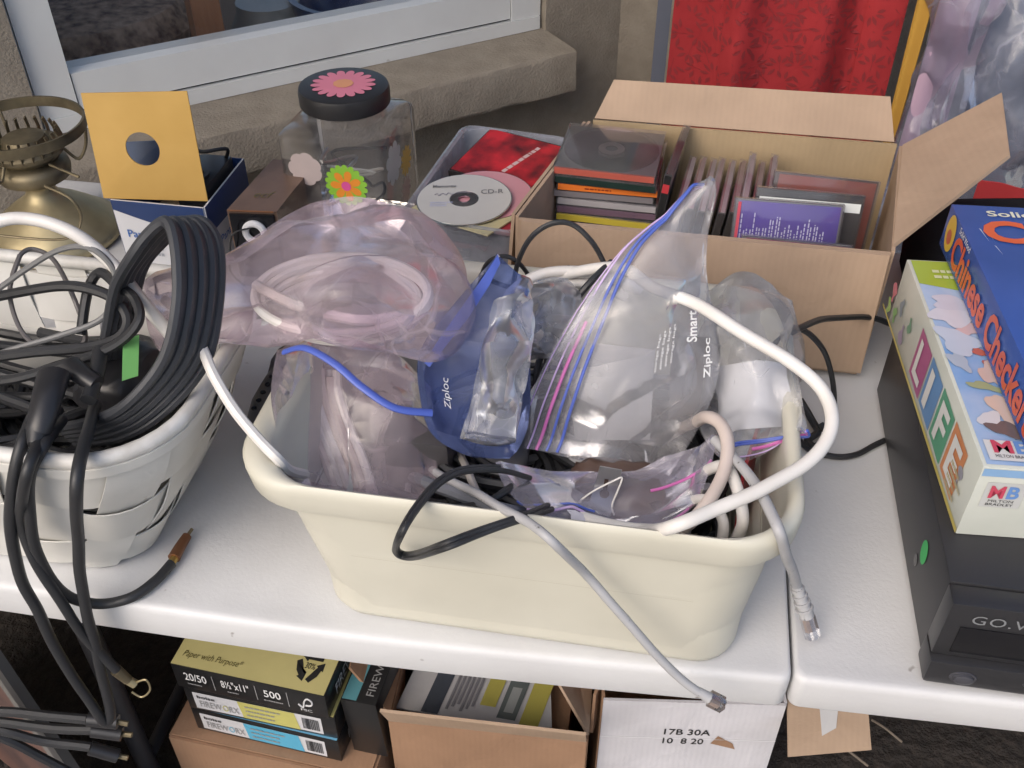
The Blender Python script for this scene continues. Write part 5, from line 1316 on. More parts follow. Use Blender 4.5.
zb_ = thing('big_zip_bag', 'large clear zip bag with blue seal lines leaning upright in bin', 'plastic bag', (.0,.70,T+.05))
ctrl = [[(0.0344, 0.8, 1.0557),(0.038, 0.8, 1.062),(0.0413, 0.8, 1.07)],
        [(-0.005, 0.78, 1.0312),(0.0179, 0.775, 1.0405),(0.0413, 0.785, 1.0309)],
        [(-0.0495, 0.745, 0.9879),(-0.0042, 0.735, 1.0049),(0.047, 0.76, 0.9889)],
        [(-0.082, 0.71, 0.9371),(-0.0148, 0.695, 0.9573),(0.0601, 0.73, 0.946)],
        [(-0.1022, 0.685, 0.8898),(-0.0221, 0.665, 0.9128),(0.062, 0.7, 0.9069)],
        [(-0.1127, 0.665, 0.8489),(-0.0303, 0.645, 0.8611),(0.0324, 0.66, 0.8313)]]
_, gz = bag('film', ctrl, (.0,.018,-.005), M['clear_film'], zb_, 70, 60, 1.035, 31, .05, .0035, 26, bulge=.1, iters=120, crease=.8)
ztrack(gz, .125, .0009, 'lilac_zip', zb_); ztrack(gz, .05, .0006, 'lilac_zip', zb_)
ztrack(gz, .235, .0013, 'blue_zip', zb_); ztrack(gz, .285, .0015, 'blue_zip', zb_)
ztrack(gz, .185, .0016, 'pink_zip', zb_, rows=range(36, 70, 2))
film_text(gz, zb_, 'Smart', .80, .60, .055, .10, 'print_white', bold=.02, rot=True)
film_text(gz, zb_, 'Ziploc', .895, .74, .055, .15, 'print_white', bold=.02, rot=True)
for k in range(4): film_text(gz, zb_, 'storage bags', .665+.022*k, .70-.01*k, .014, .13, 'print_white', rot=True)
tag(obj('dark_card', MB().slab([(0.0211, 0.735, 0.9429),(0.0549, 0.735, 0.9438),(0.0572, 0.7, 0.8883),(0.0264, 0.7, 0.8714)], .003), paint((.10,.09,.09),.5,'dark_card'), smooth=0), 'dark card standing inside the large clear zip bag', 'card')
tag(obj('paper_slip', MB().slab([(-0.0752, 0.73, 0.9285),(0.0075, 0.73, 0.9277),(0.0121, 0.69, 0.8531),(-0.0576, 0.69, 0.8421)], .001), paint((.42,.42,.43),.6,'grey_paper'), smooth=0), 'pale paper slip inside the large clear zip bag', 'paper')

rb = thing('clear_bag', 'clear bag with a blue and red seal at the bin right end', 'plastic bag', (.09,.72,T+.04))
ctrl = [[(0.0482, 0.8, 0.951),(0.0796, 0.81, 0.9593),(0.1084, 0.8, 0.9397)],[(0.056, 0.76, 0.9169),(0.0942, 0.755, 0.9315),(0.1272, 0.76, 0.918)],[(0.0638, 0.72, 0.8903),(0.1035, 0.705, 0.9122),(0.1357, 0.7, 0.9256)],[(0.0762, 0.685, 0.8679),(0.1088, 0.665, 0.9011),(0.139, 0.66, 0.9241)],[(0.0881, 0.66, 0.8661),(0.1124, 0.65, 0.8919),(0.1369, 0.65, 0.9191)]]
_, gr_ = bag('film', ctrl, (.0,.04,-.02), film('clear_film', (.95,.95,.96), .28, (.68,.68,.71), .26, .75, 10), rb, 56, 40, 1.07, 41, .03, .005, 48, bulge=.1, iters=120, crease=1.8)
def hrow(g, f, r, m, parent, j0=0, j1=None):
    R, C = g.shape[:2]; i = int(f*(R-1)); pts = [Vector(g[i,j])+Vector((0,-.0012,.001)) for j in range(j0, j1 or C, 2)]
    return obj('zip_track', MB().tube(pts, r, 6, smooth=2), m, parent)
hrow(gr_, .80, .0013, 'blue_zip', rb); hrow(gr_, .83, .0011, 'blue_zip', rb); hrow(gr_, .88, .0016, 'pink_zip', rb, 14); hrow(gr_, .95, .0007, 'lilac_zip', rb)
obj('white_panel', MB().sheet([[gr_[i,j]+np.array([0,.012,-.002]) for j in range(4,36,4)] for i in range(22,44,4)], .001), 'white_card', rb, smooth=60)
tag(obj('red_card', MB().slab([(.098,.640,T+.06),(.112,.70,T+.06),(.108,.70,T+.145),(.094,.640,T+.135)], .003), paint((.32,.03,.04),.4,'red_gloss'), smooth=0), 'dark red card edge at the bin right end', 'card')

fbag = thing('front_zip_bag', 'clear zip bag with lilac seal slumped at the bin front', 'plastic bag', (-.02,.58,T+.08))
ctrl = [[(-0.1156, 0.605, 0.8881),(-0.0779, 0.63, 0.8603),(-0.0293, 0.635, 0.861),(0.018, 0.635, 0.8751),(0.0666, 0.655, 0.9036)],
        [(-0.1069, 0.59, 0.8826),(-0.0692, 0.6, 0.8644),(-0.0247, 0.605, 0.8646),(0.0198, 0.61, 0.8722),(0.0647, 0.635, 0.8948)],
        [(-0.0907, 0.57, 0.8793),(-0.0575, 0.578, 0.8622),(-0.0197, 0.585, 0.8567),(0.0216, 0.592, 0.8642),(0.0603, 0.615, 0.8862)],
        [(-0.0716, 0.556, 0.8735),(-0.0384, 0.56, 0.863),(-0.0052, 0.563, 0.8598),(0.0232, 0.57, 0.8612),(0.0577, 0.598, 0.8766)]]
_, gf = bag('film', ctrl, (.0,.02,-.02), M['zip_film'], fbag, 44, 64, 1.05, 51, .04, .004, 44, iters=110, crease=1.3)
hrow(gf, .80, .0012, 'lilac_zip', fbag, 0, 44); hrow(gf, .66, .0010, 'blue_zip', fbag, 0, 30); hrow(gf, .86, .0012, 'pink_zip', fbag, 24, 60); hrow(gf, .35, .0013, 'pink_zip', fbag, 46)
obj('white_lip', MB().sheet([[gf[i,j]+np.array([0,-.001,.0012]) for j in range(12,52,3)] for i in (37,40,43)], .0008), mat('white_film_lip', (.66,.64,.70), .35), fbag, smooth=60)
mk = thing('metal_bracket', 'steel strip with a keyhole slot inside the front zip bag', 'bracket', (-0.028, 0.6, 0.8716))
kq = [(-0.0354, 0.6, 0.8478),(-0.0144, 0.6, 0.8466),(-0.0097, 0.615, 0.884),(-0.0287, 0.615, 0.8856)]
obj('strip', MB().slab(kq, .0015), 'steel', mk, smooth=0)
kc = (Vector(kq[0])*.30+Vector(kq[1])*.30+Vector(kq[2])*.2+Vector(kq[3])*.2)
n_ = (Vector(kq[1])-Vector(kq[0])).cross(Vector(kq[3])-Vector(kq[0])).normalized(); X1 = (Vector(kq[1])-Vector(kq[0])).normalized(); Y1 = n_.cross(X1)
sg = 1 if n_.y < 0 else -1
kc = kc + n_*sg*.0012
obj('keyhole', MB().add([kc+X1*(.0042*math.cos(2*math.pi*k/16))+Y1*(.0042*math.sin(2*math.pi*k/16)) for k in range(16)], [tuple(range(16))]), paint((.04,.02,.015),.6), mk, smooth=0)
obj('keyhole', MB().add([kc+X1*.0018+Y1*.003,kc-X1*.0018+Y1*.003,kc-X1*.0018+Y1*.014,kc+X1*.0018+Y1*.014], [(0,1,2,3)]), paint((.04,.02,.015),.6), mk, smooth=0)
tag(obj('brown_box', blob_box(-.055,.035,.605,.66,T+.06,T+.118,31), paint((.10,.06,.045),.5,'dark_brown_plastic'), smooth=50), 'dark brown block inside the front zip bag', 'box')
cable('thin_wire', 'thin pale wire twisting beside the steel strip', [(-0.0461, 0.59, 0.8602),(-0.0326, 0.592, 0.8765),(-0.0144, 0.598, 0.888),(-0.0088, 0.6, 0.8894),(-0.0111, 0.597, 0.8776),(-0.0148, 0.592, 0.8638),(-0.0123, 0.589, 0.855)], .0008, 'white_cable')

# ------------------------------------------------------------------ cables in the bin
cable('white_cable', 'thick white cable bowing out past the bin right side', [(-0.0916, 0.815, 0.9423),(-0.0332, 0.8, 0.9667),(0.0013, 0.76, 0.975),(0.0414, 0.7243, 0.985),(0.0795, 0.6901, 0.985),(0.1173, 0.6713, 0.975),(0.1435, 0.6491, 0.965),(0.1506, 0.6212, 0.955),(0.1361, 0.5912, 0.945),(0.1044, 0.562, 0.938),(0.0639, 0.5355, 0.932),(0.033, 0.5194, 0.926),(0.0144, 0.553, 0.8808),(-0.0099, 0.56, 0.8721),(-0.0397, 0.57, 0.8667)], .0056, 'white_cable', seg=12)
cable('white_cable', 'white cable arc behind the blue bag at the bin back rim', [(-0.1455, 0.8093, 0.91),(-0.1288, 0.8002, 0.935),(-0.1058, 0.8102, 0.945),(-0.0724, 0.8167, 0.948),(-0.0431, 0.8192, 0.945),(-0.0131, 0.8351, 0.92)], .0056, 'white_cable', seg=10)
cable('white_cable', 'second white cable under the back arc near the bin rim', [(-0.1257, 0.8127, 0.91),(-0.1002, 0.8078, 0.932),(-0.0765, 0.8144, 0.935),(-0.0474, 0.8215, 0.93),(-0.0274, 0.8366, 0.91)], .0050, 'white_cable', seg=10)
cable('white_cable', 'off white cable loop at the bin right end under big bag', [(0.0218, 0.71, 0.8361),(0.0469, 0.7, 0.8683),(0.0561, 0.6556, 0.92),(0.0684, 0.635, 0.93),(0.0749, 0.611, 0.925),(0.0709, 0.5857, 0.915),(0.0554, 0.5572, 0.905),(0.0423, 0.5585, 0.88)], .0056, 'beige_cable', seg=10)
cable('white_cable', 'white cable dipping beside the network lead in the bin', [(0.0515, 0.6572, 0.84),(0.0655, 0.6241, 0.89),(0.0765, 0.6076, 0.908),(0.085, 0.5866, 0.905),(0.0903, 0.5684, 0.89),(0.089, 0.5734, 0.86)], .0050, 'white_cable', seg=10)
cable('white_cable', 'short white lead near the bin right front corner', [(0.0439, 0.6246, 0.84),(0.061, 0.5905, 0.885),(0.075, 0.5704, 0.885),(0.0784, 0.5661, 0.86)], .0046, 'white_cable', seg=10)
def net_plug(name, label, a, b, c, m='grey_cable', s0=1.0):
    """boot from a to b, clear connector from b to c"""
    t = thing(name, label, 'plug', b)
    obj('boot', MB().tube([a, tuple(Vector(a).lerp(Vector(b),.5)), b], lambda t: (.0048+.0018*t)*s0, 10, smooth=3), m, t)
    a_, b_ = Vector(a), Vector(b)
    for k in range(4 if s0 == 1.0 else 0):
        q0, q1 = a_.lerp(b_, .12+.2*k), a_.lerp(b_, .19+.2*k)
        obj('boot_rib', MB().tube([q0, q1], .0062+.0006*k, 10, smooth=1), m, t)
    b, c = Vector(b), Vector(c); d = (c-b).normalized(); s = d.cross(Vector((0,0,1))).normalized(); u = s.cross(d)
    vs = [b.lerp(c,f)+s*(.0058*x)+u*(.004*y) for f in (0,1) for x, y in ((-1,-1),(1,-1),(1,1),(-1,1))]
    obj('connector', MB().add(vs, [(0,3,2,1),(4,5,6,7),(0,1,5,4),(1,2,6,5),(2,3,7,6),(3,0,4,7)]), 'case_pl', t, smooth=0)
    vs = [b.lerp(c,f)+s*(.0045*x)+u*(.0022*y) for f in (.1,.7) for x, y in ((-1,-1),(1,-1),(1,1),(-1,1))]
    obj('wires', MB().add(vs, [(0,3,2,1),(4,5,6,7),(0,1,5,4),(1,2,6,5),(2,3,7,6),(3,0,4,7)]), paint((.60,.45,.36),.5,'wire_colours'), t, smooth=0)
    obj('clip', MB().slab([b+u*.0046+s*.002, c+u*.0052+s*.002, c+u*.0052-s*.002, b+u*.0046-s*.002], .0008), 'case_pl', t, smooth=0)
    return t
cable('network_cable', 'grey network cable leaving the bin right side towards seam', [(0.0646, 0.6321, 0.915),(0.0826, 0.6013, 0.922),(0.0973, 0.5682, 0.926),(0.1056, 0.5394, 0.931),(0.1133, 0.5221, 0.926),(0.1279, 0.5415, 0.88),(0.1495, 0.5851, 0.8)], .0045, 'grey_cable', seg=10)
net_plug('network_plug', 'grey network plug resting on the table by the seam', (0.1496, 0.5862, 0.8), (0.1644, 0.5788, 0.768), (0.172, 0.5684, 0.752))
cable('network_cable', 'grey network cable hanging over the bin front edge', [(-0.2678, 0.7535, 0.75),(-0.2045, 0.668, 0.81),(-0.1634, 0.608, 0.855),(-0.1329, 0.569, 0.885),(-0.0993, 0.5257, 0.915),(-0.0724, 0.5043, 0.925),(-0.0507, 0.4907, 0.922),(-0.0286, 0.505, 0.8759),(0.0001, 0.498, 0.8423),(0.0286, 0.492, 0.8096),(0.0557, 0.488, 0.782),(0.0736, 0.486, 0.7681)], .0038, 'grey_cable', seg=10)
net_plug('network_plug', 'clear network plug dangling just below the table front edge', (0.0719, 0.486, 0.7691), (0.0816, 0.485, 0.7631), (0.0937, 0.484, 0.7576), s0=.78)

cable('black_cable', 'thin black twin cord looped over the bin front rim', [(-0.0657, 0.5584, 0.89),(-0.0819, 0.5155, 0.92),(-0.1084, 0.492, 0.925),(-0.1347, 0.4727, 0.925),(-0.1716, 0.512, 0.862),(-0.1806, 0.51, 0.8686),(-0.1652, 0.4793, 0.925),(-0.1595, 0.506, 0.925),(-0.1504, 0.5404, 0.918),(-0.1355, 0.5647, 0.91),(-0.1096, 0.5816, 0.9),(-0.0863, 0.5962, 0.88)], .0024, 'black_rub')
cable('black_cable', 'second strand of the thin black twin cord at bin front', [(-0.062, 0.5564, 0.888),(-0.08, 0.5135, 0.918),(-0.1066, 0.4902, 0.923),(-0.1328, 0.4709, 0.923),(-0.1709, 0.509, 0.8606),(-0.1823, 0.507, 0.8681),(-0.1678, 0.4797, 0.923),(-0.1631, 0.5072, 0.923),(-0.1538, 0.544, 0.916),(-0.1383, 0.5697, 0.908),(-0.1106, 0.5871, 0.898)], .0024, 'black_rub')
cable('black_cable', 'thin black cord arching high behind the bin against the carton', [(-0.1433, 0.8385, 0.9),(-0.1328, 0.8117, 0.955),(-0.1209, 0.8091, 0.985),(-0.1026, 0.8127, 1),(-0.0822, 0.8162, 1),(-0.062, 0.8119, 0.985),(-0.0473, 0.8156, 0.955),(-0.0406, 0.8304, 0.92)], .0026, 'black_rub')
cable('black_cable', 'small black cord loop left of the high arch behind bin', [(-0.1816, 0.8503, 0.89),(-0.1701, 0.8386, 0.93),(-0.1537, 0.8395, 0.942),(-0.1378, 0.842, 0.935),(-0.1268, 0.8523, 0.91),(-0.1232, 0.8656, 0.88)], .0024, 'black_rub')
cable('black_cable', 'black cord bent beside the big zip bag at bin back', [(-0.0927, 0.8327, 0.9),(-0.0901, 0.8213, 0.93),(-0.0855, 0.8291, 0.942),(-0.0835, 0.815, 0.935),(-0.0832, 0.7956, 0.915),(-0.0914, 0.765, 0.9),(-0.0962, 0.7548, 0.87)], .0032, 'black_rub')
cable('black_cable', 'black cord running along the big zip bag upper edge', [(-0.0418, 0.8116, 0.965),(-0.0579, 0.7854, 0.96),(-0.0717, 0.7716, 0.945),(-0.0849, 0.7554, 0.92),(-0.1, 0.7447, 0.89),(-0.1018, 0.7275, 0.86)], .0034, 'black_rub')
cable('black_cable', 'black cord lying flat along the bin back rim', [(-0.1763, 0.8374, 0.918),(-0.1407, 0.8112, 0.925),(-0.1059, 0.8133, 0.93),(-0.0625, 0.8221, 0.935),(-0.0297, 0.8421, 0.935)], .0024, 'black_rub')
cable('power_cable', 'black power cord running from the bin to the tape deck top', [(0.1202, 0.8111, 0.88),(0.1257, 0.7894, 0.912),(0.1438, 0.8113, 0.91),(0.1774, 0.8734, 0.88),(0.213, 0.9246, 0.85),(0.2516, 0.969, 0.82),(0.2938, 0.9958, 0.79)], .0034, 'black_rub')
cable('power_cable', 'black power cord dropping behind the bin onto the table', [(0.1297, 0.8557, 0.86),(0.1366, 0.8236, 0.9),(0.1625, 0.8415, 0.88),(0.1901, 0.8705, 0.83),(0.2095, 0.8871, 0.77),(0.2105, 0.8641, 0.746),(0.2029, 0.8405, 0.744)], .0030, 'black_rub')
cable('power_cable', 'black cord curling on the table beside the tape deck', [(0.1698, 0.8418, 0.745),(0.1846, 0.8204, 0.745),(0.2106, 0.8149, 0.744),(0.2319, 0.8217, 0.744),(0.2513, 0.8391, 0.744),(0.2662, 0.8513, 0.744)], .0032, 'black_rub')
cable('power_cable', 'knotted black cord end between the bin and the deck', [(0.1745, 0.8843, 0.76),(0.1877, 0.8618, 0.752),(0.1936, 0.8453, 0.75),(0.1826, 0.8327, 0.748),(0.189, 0.8221, 0.75),(0.2033, 0.8383, 0.752),(0.1949, 0.8519, 0.756)], .0042, 'black_rub')
rt2 = random.Random(77)
heap = thing('cable_heap', 'dark tangle of leads filling the bottom of the cream bin', 'cables', (-.08,.69,T+.01)); heap['kind'] = 'stuff'
mb, mb2 = MB(), MB()
for q in range(34):
    c = (rt2.uniform(-.19,.03), rt2.uniform(.64,.74)); a0 = rt2.uniform(0,6); z_ = T+.018+.0023*q
    pts = [(min(max(c[0]+.10*math.cos(a0+k*.8),-.25),.085), min(max(c[1]+.08*math.sin(a0+k*.8),.575),.82), z_+rt2.uniform(-.006,.006)) for k in range(9)]
    (mb2 if q % 9 == 4 else mb).tube(pts, rt2.choice((.0034,.0045,.005)), 6, smooth=4)
obj('dark_leads', mb, 'black_rub', heap); obj('grey_leads', mb2, 'grey_cable', heap)
cable('grey_lead', 'thick slate grey lead lying in the gap at the bin front', [(-0.2613, 0.713, 0.76),(-0.2017, 0.6392, 0.82),(-0.1598, 0.5888, 0.86),(-0.1327, 0.567, 0.875),(-0.1045, 0.5531, 0.885),(-0.0896, 0.5746, 0.86)], .0055, paint((.17,.18,.21),.45,'slate_cable'))
cable('black_cable', 'black lead crossing the gap at bin front above slate lead', [(-0.1747, 0.5742, 0.85),(-0.1444, 0.5605, 0.87),(-0.1187, 0.5611, 0.88),(-0.1045, 0.5763, 0.88),(-0.0959, 0.6021, 0.87)], .0034, 'black_rub')
cable('grey_lead', 'pale grey lead deep in the gap at bin front', [(-0.1859, 0.7243, 0.79),(-0.1554, 0.6454, 0.84),(-0.139, 0.6047, 0.86),(-0.1279, 0.5846, 0.86),(-0.1195, 0.5846, 0.84)], .0036, paint((.40,.37,.34),.5,'putty_cable'))

# ------------------------------------------------------------------ below the table
def carton_box(name, label, x0, x1, y0, y1, z0, z1, m, rot=0.0, th=.004):
    c = Vector(((x0+x1)/2,(y0+y1)/2,z0)); t = thing(name, label, 'carton', c, (0,0,rot))
    a, b, h = (x1-x0)/2, (y1-y0)/2, z1-z0
    q = [(-a,-b),(a,-b),(a,b),(-a,b)]
    nm = ['front_panel','right_panel','back_panel','left_panel']
    for k in range(4):
        (ax,ay),(bx,by) = q[k], q[(k+1) % 4]
        sh = .0025
        d = Vector((bx-ax,by-ay,0)).normalized()*(sh if k % 2 else 0)
        obj(nm[k], MB().slab([(ax+d.x,ay+d.y,0),(bx-d.x,by-d.y,0),(bx-d.x,by-d.y,h),(ax+d.x,ay+d.y,h)], th), m, t, world=False, smooth=0)
    obj('bottom_panel', MB().box((-a+.003,-b+.003,.001),(a-.003,b-.003,.005)), m, t, world=False, smooth=0)
    return t
# reams of paper on a carton
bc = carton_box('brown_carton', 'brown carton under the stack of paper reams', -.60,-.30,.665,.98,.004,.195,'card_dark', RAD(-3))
obj('flap', MB().box((-.148,-.155,.1912),(.148,.155,.1952)), 'card_dark', bc, world=False, smooth=0)
def ream(label, top, rz, z, label_col=None, texts=False, dx=0.0):
    x, y = -.572+dx, .690
    t = thing('paper_ream', label, 'paper ream', (x, y, z), (0,0,rz), 'stacked paper reams')
    w, d, h = .218, .282, .051
    obj('pack', MB().box((0,0,0),(w,d,h), .0015), paint((.016,.016,.017),.3,'black_wrapper'), t, world=False)
    decal(t, 'top_sheet', [(.0,.001,h),(w-.002,.001,h),(w-.002,d,h),(.0,d,h)], paint(top,.4,'coloured_wrapper'), world=False)
    if texts:
        lettering(t, 'Paper with Purpose*', (.010,.012,h+.0006), (1,0,0), (0,1,0), .085, paint((.12,.10,.03)), .013, shear=.25, world=False)
        lettering(t, '20/50', (.016,-.0004,.022), (1,0,0), (0,0,1), .032, 'print_white', .017, bold=.01, world=False)
        lettering(t, '8½"x11"', (.069,-.0004,.022), (1,0,0), (0,0,1), .040, 'print_white', .017, bold=.01, world=False)
        lettering(t, '500', (.130,-.0004,.022), (1,0,0), (0,0,1), .024, 'print_white', .016, bold=.01, world=False)
        for k, (x_, w_) in enumerate(((.018,.022),(.076,.024),(.128,.028))):
            lines_print(t, 'small_print', (x_,-.0004,.012), (1,0,0), (0,0,1), w_, .005, 1, 'print_grey', k, world=False)
        for x_ in (.057,.118,.163):
            decal(t, 'divider', [(x_,-.0004,.010),(x_+.0012,-.0004,.010),(x_+.0012,-.0004,.043),(x_,-.0004,.043)], M['print_grey'], world=False)
        # tree tick mark
        obj('tree_mark', MB().tube([(.178,-.001,.022),(.184,-.001,.016),(.187,-.001,.030),(.192,-.001,.038),(.198,-.001,.033),(.196,-.001,.024),(.188,-.001,.022)], .0012, 5, smooth=3), 'print_white', t, world=False)
        lettering(t, 'FSC', (.180,-.0004,.008), (1,0,0), (0,0,1), .016, 'print_white', .0055, world=False)
        # recycling mark on the top
        for k in range(3):
            a = RAD(90+120*k); c = Vector((.183,.038,h+.0009))
            tx, ty = Vector((math.cos(a), math.sin(a)*1.2, 0)), Vector((-math.sin(a), math.cos(a)*1.2, 0))
            pts = [c+tx*p+ty*q for p, q in ((.0085,-.014),(.0155,-.014),(.0175,-.002),(.0155,.006),(.0185,.006),(.012,.0155),(.0055,.006),(.0085,.006))]
            obj('recycling_arrow', MB().add(pts, [(0,1,2,3,6,7),(3,4,5,6)]), 'print_black', t, world=False, smooth=0)
        lettering(t, '30%', (.176,.034,h+.0006), (1,0,0), (0,1,0), .014, 'print_black', .009, world=False)
    if label_col:
        lq = decal(t, 'label', [(.012,-.0003,.006),(.198,-.0003,.006),(.198,-.0003,.044),(.012,-.0003,.044)], paint((.62,.62,.64),.4), world=False, lift=.0004)
        decal(lq, 'colour_panel', [(.082,-.0007,.006),(.165,-.0007,.006),(.160,-.0007,.044),(.078,-.0007,.044)], paint(label_col,.4), world=False, lift=.0004)
        lettering(lq, 'FIREW', (.020,-.0009,.013), (1,0,0), (0,0,1), .032, 'print_grey', .014, world=False)
        lettering(lq, 'O', (.0535,-.0009,.013), (1,0,0), (0,0,1), .008, paint(label_col,.4), .014, world=False)
        lettering(lq, 'RX', (.063,-.0009,.013), (1,0,0), (0,0,1), .014, 'print_grey', .014, world=False)
        lettering(lq, 'boise', (.018,-.0009,.032), (1,0,0), (0,0,1), .026, 'print_black', .007, bold=.02, world=False)
        for k in range(3):
            lines_print(lq, 'small_print', (.088,-.0009,.012+.010*k), (1,0,0), (0,0,1), .06, .006, 1, 'print_grey', k+3, world=False)
        xb = .170
        rb_ = random.Random(2); bc_ = MB()
        while xb < .193:
            wv = rb_.choice((.0006,.001,.0014)); bc_.add([(xb,-.0013,.012),(xb+wv,-.0013,.012),(xb+wv,-.0013,.038),(xb,-.0013,.038)], [(0,1,2,3)]); xb += wv+rb_.choice((.0006,.001))
        obj('barcode', bc_, 'print_black', lq, world=False, smooth=0)
    for k in range(2):
        lettering(t, 'FIREWORX', (w+.0004,.03+.13*k,.012), (0,1,0), (0,0,1), .10, 'print_white', .022, world=False)
    return t
ream('blue labelled paper ream at the bottom of the stack', (.16,.42,.62), RAD(-4), .199, (.10,.42,.62))
ream('yellow labelled paper ream in the middle of the stack', (.55,.50,.20), RAD(-3), .2505, (.55,.52,.16))
ream('yellow topped paper ream on top of the stack', (.56,.50,.22), RAD(-3.5), .302, None, True, -.006)
tr_ = thing('teal_ream', 'teal and black paper ream standing on edge right of the stack', 'paper ream', (-.343,.695,.197), (0,RAD(-3),RAD(-4)))
obj('pack', MB().box((0,0,0),(.050,.275,.125), .0015), paint((.016,.016,.017),.3,'black_wrapper'), tr_, world=False)
decal(tr_, 'teal_band', [(.002,.002,.125),(.022,.002,.125),(.022,.273,.125),(.002,.273,.125)], paint((.10,.28,.32),.4,'teal_wrapper'), world=False)
for k in range(2): lettering(tr_, 'FIREWORX', (.043,.012+.13*k,.1254), (0,1,0), (-1,0,0), .085, 'print_grey', .011, world=False)
# open carton with printed papers
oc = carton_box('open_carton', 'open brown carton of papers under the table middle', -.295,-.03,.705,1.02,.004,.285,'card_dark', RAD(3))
obj('flap', MB().slab([(-.132,-.1585,.283),(.132,-.1585,.283),(.130,-.190,.352),(-.131,-.190,.356)], .004), 'card', oc, world=False, smooth=0)
obj('flap', MB().slab([(.1335,-.15,.283),(.1335,.15,.283),(.06,.13,.345),(.075,-.10,.355)], .004), 'card', oc, world=False, smooth=0)
obj('flap', MB().slab([(-.1335,-.15,.283),(-.1335,.15,.283),(-.20,.15,.34),(-.19,-.12,.335)], .004), 'card_dark', oc, world=False, smooth=0)
pp = thing('paper_pack', 'grey printed paper pack with yellow blocks inside the open carton', 'paper pack', (-.165,.87,.012))
obj('pack', MB().slab([(-0.2871, 0.7308, 0.262),(-0.0695, 0.7266, 0.262),(-0.0869, 0.8278, 0.275),(-0.2678, 0.8241, 0.275)], .004), mat('newsprint', (.52,.52,.53), .7, col2=(.42,.42,.44), var_scale=20), pp, smooth=0)
pO = Vector((-0.2871, 0.7308, 0.262)); pX = Vector((-0.0695, 0.7266, 0.262))-pO; pY = Vector((-0.2678, 0.8241, 0.275))-pO; pn = pX.cross(pY).normalized()
if pn.z < 0: pn = -pn
def pq(name, u0, u1, v0, v1, m, l=.003):
    q = [pO+pX*u+pY*v+pn*l for u, v in ((u0,v0),(u1,v0),(u1,v1),(u0,v1))]
    return obj(name, MB().add(q, [(0,1,2,3)]), m, pp, smooth=0)
pq('dark_panel', .16,.27,.0,1, paint((.05,.06,.08),.6)); pq('yellow_panel', .50,.60,.25,1, paint((.42,.38,.08),.6)); pq('yellow_panel', .78,.90,.0,.9, paint((.42,.38,.08),.6))
pq('picture_panel', .63,.75,.1,.9, paint((.10,.12,.12),.6)); pq('picture_panel', .66,.72,.2,.6, paint((.30,.32,.32),.6), .0036)
for k in range(6): pq('print_line', .30+.03*k,.318+.03*k,.1+.05*(k % 3),.9, paint((.18,.18,.20),.6), .0034)
obj('pack_body', MB().box((-.28,.735,.012),(-.05,1.0,.245)), 'card_dark', pp, smooth=0)
# white carton with stamped numbers
wq = [(-.006,.744),(.228,.776),(.195,1.02),(-.04,.988)]
wcart = thing('white_carton', 'white cardboard carton with stamped black numbers under the table', 'carton', (.1,.88,0))
zt = .338
fpn = Vector((wq[1][0]-wq[0][0], wq[1][1]-wq[0][1], 0))
for k, nm in enumerate(('front_panel','right_panel','back_panel','left_panel')):
    a, b = wq[k], wq[(k+1) % 4]
    d = Vector((b[0]-a[0], b[1]-a[1], 0)).normalized()*(.0025 if k % 2 else 0)
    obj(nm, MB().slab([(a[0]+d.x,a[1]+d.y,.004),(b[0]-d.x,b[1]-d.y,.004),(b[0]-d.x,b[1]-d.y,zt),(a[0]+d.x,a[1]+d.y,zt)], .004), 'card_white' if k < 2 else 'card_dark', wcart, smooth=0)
obj('bottom_panel', MB().slab([(x,y,.006) for x, y in wq], .004), 'card_dark', wcart, smooth=0)
fx = fpn.normalized(); fo = Vector((wq[0][0], wq[0][1], 0)); fn = fx.cross(Vector((0,0,1)))
def fpnt(u, z): return fo+fx*u+fn*.0022+Vector((0,0,z))
lettering(wcart, '17B 30A', fpnt(.085,.262), fx, (0,0,1), .062, 'print_black', .014, bold=.01)
lettering(wcart, '10  8 20', fpnt(.085,.240), fx, (0,0,1), .055, 'print_black', .014, bold=.01)
obj('torn_patch', MB().add([fpnt(.150,.243)+fn*.0006, fpnt(.185,.230)+fn*.0006, fpnt(.180,.244)+fn*.0006, fpnt(.158,.262)+fn*.0006], [(0,1,2,3)]), 'card_dark', wcart, smooth=0)
obj('score_line', MB().box((0,0,0),(.001,.001,.001)) if False else MB().slab([fpnt(.0,.252)+fn*.0004, fpnt(fpn.length,.252)+fn*.0004, fpnt(fpn.length,.2535)+fn*.0004, fpnt(.0,.2535)+fn*.0004], .0004), paint((.70,.70,.72)), wcart, smooth=0)
obj('inner_flap', MB().slab([fpnt(-.012,zt-.085)-fn*.004, fpnt(-.012,zt+.006)-fn*.004, fpnt(.004,zt+.010)-fn*.05, fpnt(.004,zt-.085)-fn*.05], .004), 'card_dark', wcart, smooth=0)
obj('flap', MB().slab([(0.235, 0.7244, 0.3),(0.3409, 0.7524, 0.3),(0.3331, 0.8175, 0.335),(0.2306, 0.8, 0.335)], .004), 'card', wcart, smooth=0)
obj('tape', MB().slab([(0.2771, 0.7544, 0.312),(0.2945, 0.7658, 0.317),(0.2989, 0.8103, 0.337),(0.2704, 0.8054, 0.337)], .0012), paint((.55,.55,.56),.4), wcart, smooth=0)
